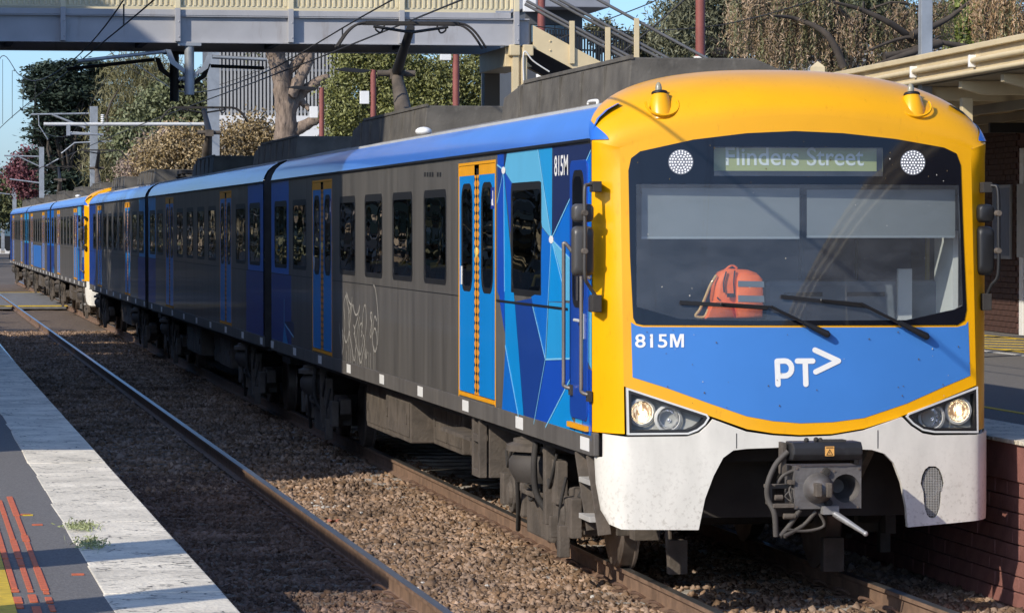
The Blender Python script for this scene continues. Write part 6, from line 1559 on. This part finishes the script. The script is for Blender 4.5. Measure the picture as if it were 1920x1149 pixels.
co += g.normal(size=co.shape)*.022 + .03*np.sin(co[:,[2,0,1]]*np.array([2.1,5.0,3.3])+np.array([0,1,2])); bmq.vertices.foreach_set('co', co.reshape(-1)); link('trunk', bmq, gt)
c, P_ = crown_pts([(-1,0,12.5,4,3,2.5),(2,0,13.5,4,3,2.5)], 160, 50, .8, g); link('crown', leaf_mesh('crown', P_, .3, .07, leafmat('gum_leaf',(.13,.13,.075)), g, .5), gt)['kind'] = 'stuff'
# weeds at the platform edge
m_weed = leafmat('weed_green',(.26,.29,.13))
for i,(px,py,lab) in enumerate(((152,990,'pale tuft of weed growing at the inner edge of the white strip'),(170,1023,'brighter green weed tuft nearer the camera on the white strip'))):
    p = at(px,py,Z=1.08); g = np.random.default_rng(30+i); C = np.c_[g.normal(0,.045,330),g.normal(0,.13,330),np.abs(g.normal(0,.012,330))+.006]
    t = thing('weed_tuft', lab, 'weed', (p.x,p.y,1.08), 'weeds on the platform'); link('leaves', leaf_mesh('leaves', C, .035, .008, m_weed, g), t)['kind'] = 'stuff'
# fallen leaf between the tracks
fl_ = at(624,976,Z=-.15); mb = MB(); pts = []
for k in range(14):
    a = 2*math.pi*k/14; r = .10 if k%2 else .045; pts.append((fl_.x+r*math.cos(a)*.9, fl_.y+r*math.sin(a), -.15+.02*math.sin(3*a)))
c_ = (fl_.x,fl_.y,-.145); mb.add([c_]+pts, [(0,i+1,(i+1)%14+1) for i in range(14)]); mb.add([(x,y,z-.003) for x,y,z in [c_]+pts], [(0,(i+1)%14+1,i+1) for i in range(14)])
tag(mb.build('fallen_leaf', mat('autumn_leaf',(.42,.16,.10),.8)),'salmon-brown fallen autumn leaf on the ballast beside the shiny rail','leaf')

# ================================================================== left side of the station (lights, shades and is mirrored in the train)
m_redbrick = mat('red_brick', (.22,.085,.055), .85, var=.3, vscale=5, bump=.3, bscale=30)
sh = thing('platform_shelter', 'cream platform shelter with sloping roof on the left platform', 'shelter', (0,0,0))
ZE, XE, YE = 4.30, -8.35, -2.1
mb = MB(); mb.prism([(XE,YE,ZE),(XE-5,YE,ZE+.6),(XE-5,YE,ZE+.52),(XE,YE,ZE-.10)],(0,30,0)); mb.build('roof', m_cream, sh)
for y in (YE+1,YE+8,YE+15,YE+22,YE+29): mb = MB(); mb.box(XE-.6,XE-.45,y-.08,y+.08,1.07,ZE-.05); mb.build('post', m_cream, sh, bevel=.01)
mb = MB(); mb.box(XE-5,XE-4.8,YE,YE+30,1.07,ZE+.5); mb.build('back_wall', m_redbrick, sh)
for y in (YE+5,YE+12,YE+19): mb = MB(); mb.box(XE-4.5,XE-4.0,y,y+2,1.45,1.52); mb.box(XE-4.4,XE-4.3,y+.2,y+.3,1.07,1.45); mb.box(XE-4.4,XE-4.3,y+1.7,y+1.8,1.07,1.45); mb.build('bench', m_timber, sh)
for i,(y,lab) in enumerate(((-10.1,'brick pier with concrete cap on the left platform, farther one'),(-12.5,'brick pier with concrete cap on the left platform, nearer one'))):
    t = thing('brick_pier', lab, 'pier', (-9.0,y,1.07), 'brick piers'); w_ = .26 if i==0 else .18
    mb = MB(); mb.box(-w_,w_,-w_,w_,0,3.3); mb.build('pier', m_redbrick, t, bevel=.01); mb = MB(); mb.box(-w_-.06,w_+.06,-w_-.06,w_+.06,3.3,3.42); mb.build('cap', m_concrete, t, bevel=.02)
bl = thing('flats_building', 'three-storey red brick flats standing left of the station', 'building', (0,0,0))
BXr, BYn, BYf, BZ = -14.5, 5.5, 40, 15.2
mb = MB(); mb.box(BXr-11,BXr,BYn,BYf,-.42,BZ); mb.build('wall', m_redbrick, bl)
mb = MB(); mb.box(BXr-11.3,BXr+.0,BYn-.0,BYf+.3,BZ,BZ+.3); mb.build('parapet', m_concrete, bl, bevel=.03)
for f in range(4):
    for k in range(9):
        y = BYn+2+k*3.7; z = 1.2+f*3.5
        mb = MB(); mb.box(BXr-.02,BXr+.06,y,y+1.6,z,z+1.5); w_ = mb.build('window', m_wtxt, bl); mb = MB(); mb.box(BXr+.061,BXr+.07,y+.1,y+1.5,z+.1,z+1.4); mb.build('pane', m_bglass, w_)
def ltree(x, y, h, wd, col, seed, lab, droop=0.):
    g = np.random.default_rng(seed); t = thing('tree', lab, 'tree', (x,y,-.42), 'trees along the left side')
    bl = [(0,0,h*.30,wd*1.05,wd*1.15,h*.28),(0,0,h*.62,wd,wd,h*.34),(wd*.4,wd*.5,h*.45,wd*.7,wd*.8,h*.25),(-wd*.3,-wd*.4,h*.78,wd*.7,wd*.7,h*.2)]
    c, P_ = crown_pts(bl, 260, 34, .8, g, .4); link('crown', leaf_mesh('crown', P_, .55, .28, leafmat(*col), g, droop), t)['kind'] = 'stuff'
    mb = MB(); mb.tube(smooth_path([(0,0,0),(.1,0,h*.3),(0,.1,h*.6)],4),.3,9,r1=.12); limbs(mb,(0,0,h*.35),[tuple(c[j]) for j in range(0,40,5)],.12,g); mb.build('trunk', m_barkd, t, smooth=60)
ord_ = ['first','second','third','fourth','fifth','sixth','seventh','eighth','ninth','tenth','eleventh','twelfth','thirteenth','fourteenth','fifteenth','sixteenth']
for i,(x,y,h,wd) in enumerate(((-15,44,16,4.2),(-15.5,51,15.5,4),(-15,58,15.5,3.6),(-16,69,9.5,5),(-17,80,9.5,5.5),(-16,92,9,5),(-18,104,9.5,6),(-16,117,9,5.5),(-18,131,10,6),(-17,146,9.5,6),(-18,162,10,6.5),(-17,180,10,6.5),(-19,200,11,7),(-19,222,12,8),(-20,246,12,9))):
    ltree(x,y,h,wd,[('plane_tree_gold',(.20,.17,.11)),('gum_leaf',(.13,.13,.075)),('plane_tree_brown',(.23,.18,.13))][i%3],50+i,ord_[i]+' tree of the row along the left side of the line')
src = [o for o in bpy.data.objects if o.name.startswith('tree') and o.get('group')=='trees along the left side'][3:10]
for i in range(18):
    c = copy_tree(src[i%7]); c.location = (-17-3*(i%3), 262+i*24, -.42); c.scale = (1.7,2.2,1.45+.1*(i%4)); c.rotation_euler = (0,0,i*1.1)
    c['label'] = (ord_+['seventeenth','eighteenth'])[i]+' far tree on the left of the line going away from the station'; c['group'] = 'far trees along the left side'
fe = thing('boundary_fence', 'timber paling fence along the left boundary of the line', 'fence', (0,0,0))
for k in range(60):
    mb = MB(); mb.box(-12.03,-11.97,42+k*2.0,43.95+k*2.0,-.42,1.6+.05*(k%3)); mb.build('paling_panel', m_timber, fe)

# tall narrow trees behind the camera, mirrored in the windscreen
for i,(x,y,h) in enumerate(((31,-118,9.5),(35,-121,7.5),(38,-119,6.5),(48,-122,11),(58,-118,9))):
    g = np.random.default_rng(90+i); t = thing('tree', ord_[i]+' slender poplar beyond the station behind the viewer, counted from the line', 'tree', (x,y,-.42), 'poplars behind the viewer')
    c, P_ = crown_pts([(0,0,h*.55,1.3,1.3,h*.42)], 120, 40, .5, g, .3); link('crown', leaf_mesh('crown', P_, .4, .15, leafmat('dark_olive_leaf',(.10,.105,.055)), g), t)['kind'] = 'stuff'
    mb = MB(); mb.tube([(0,0,0),(0,0,h*.8)],.18,8,r1=.05); mb.build('trunk', m_barkd, t)
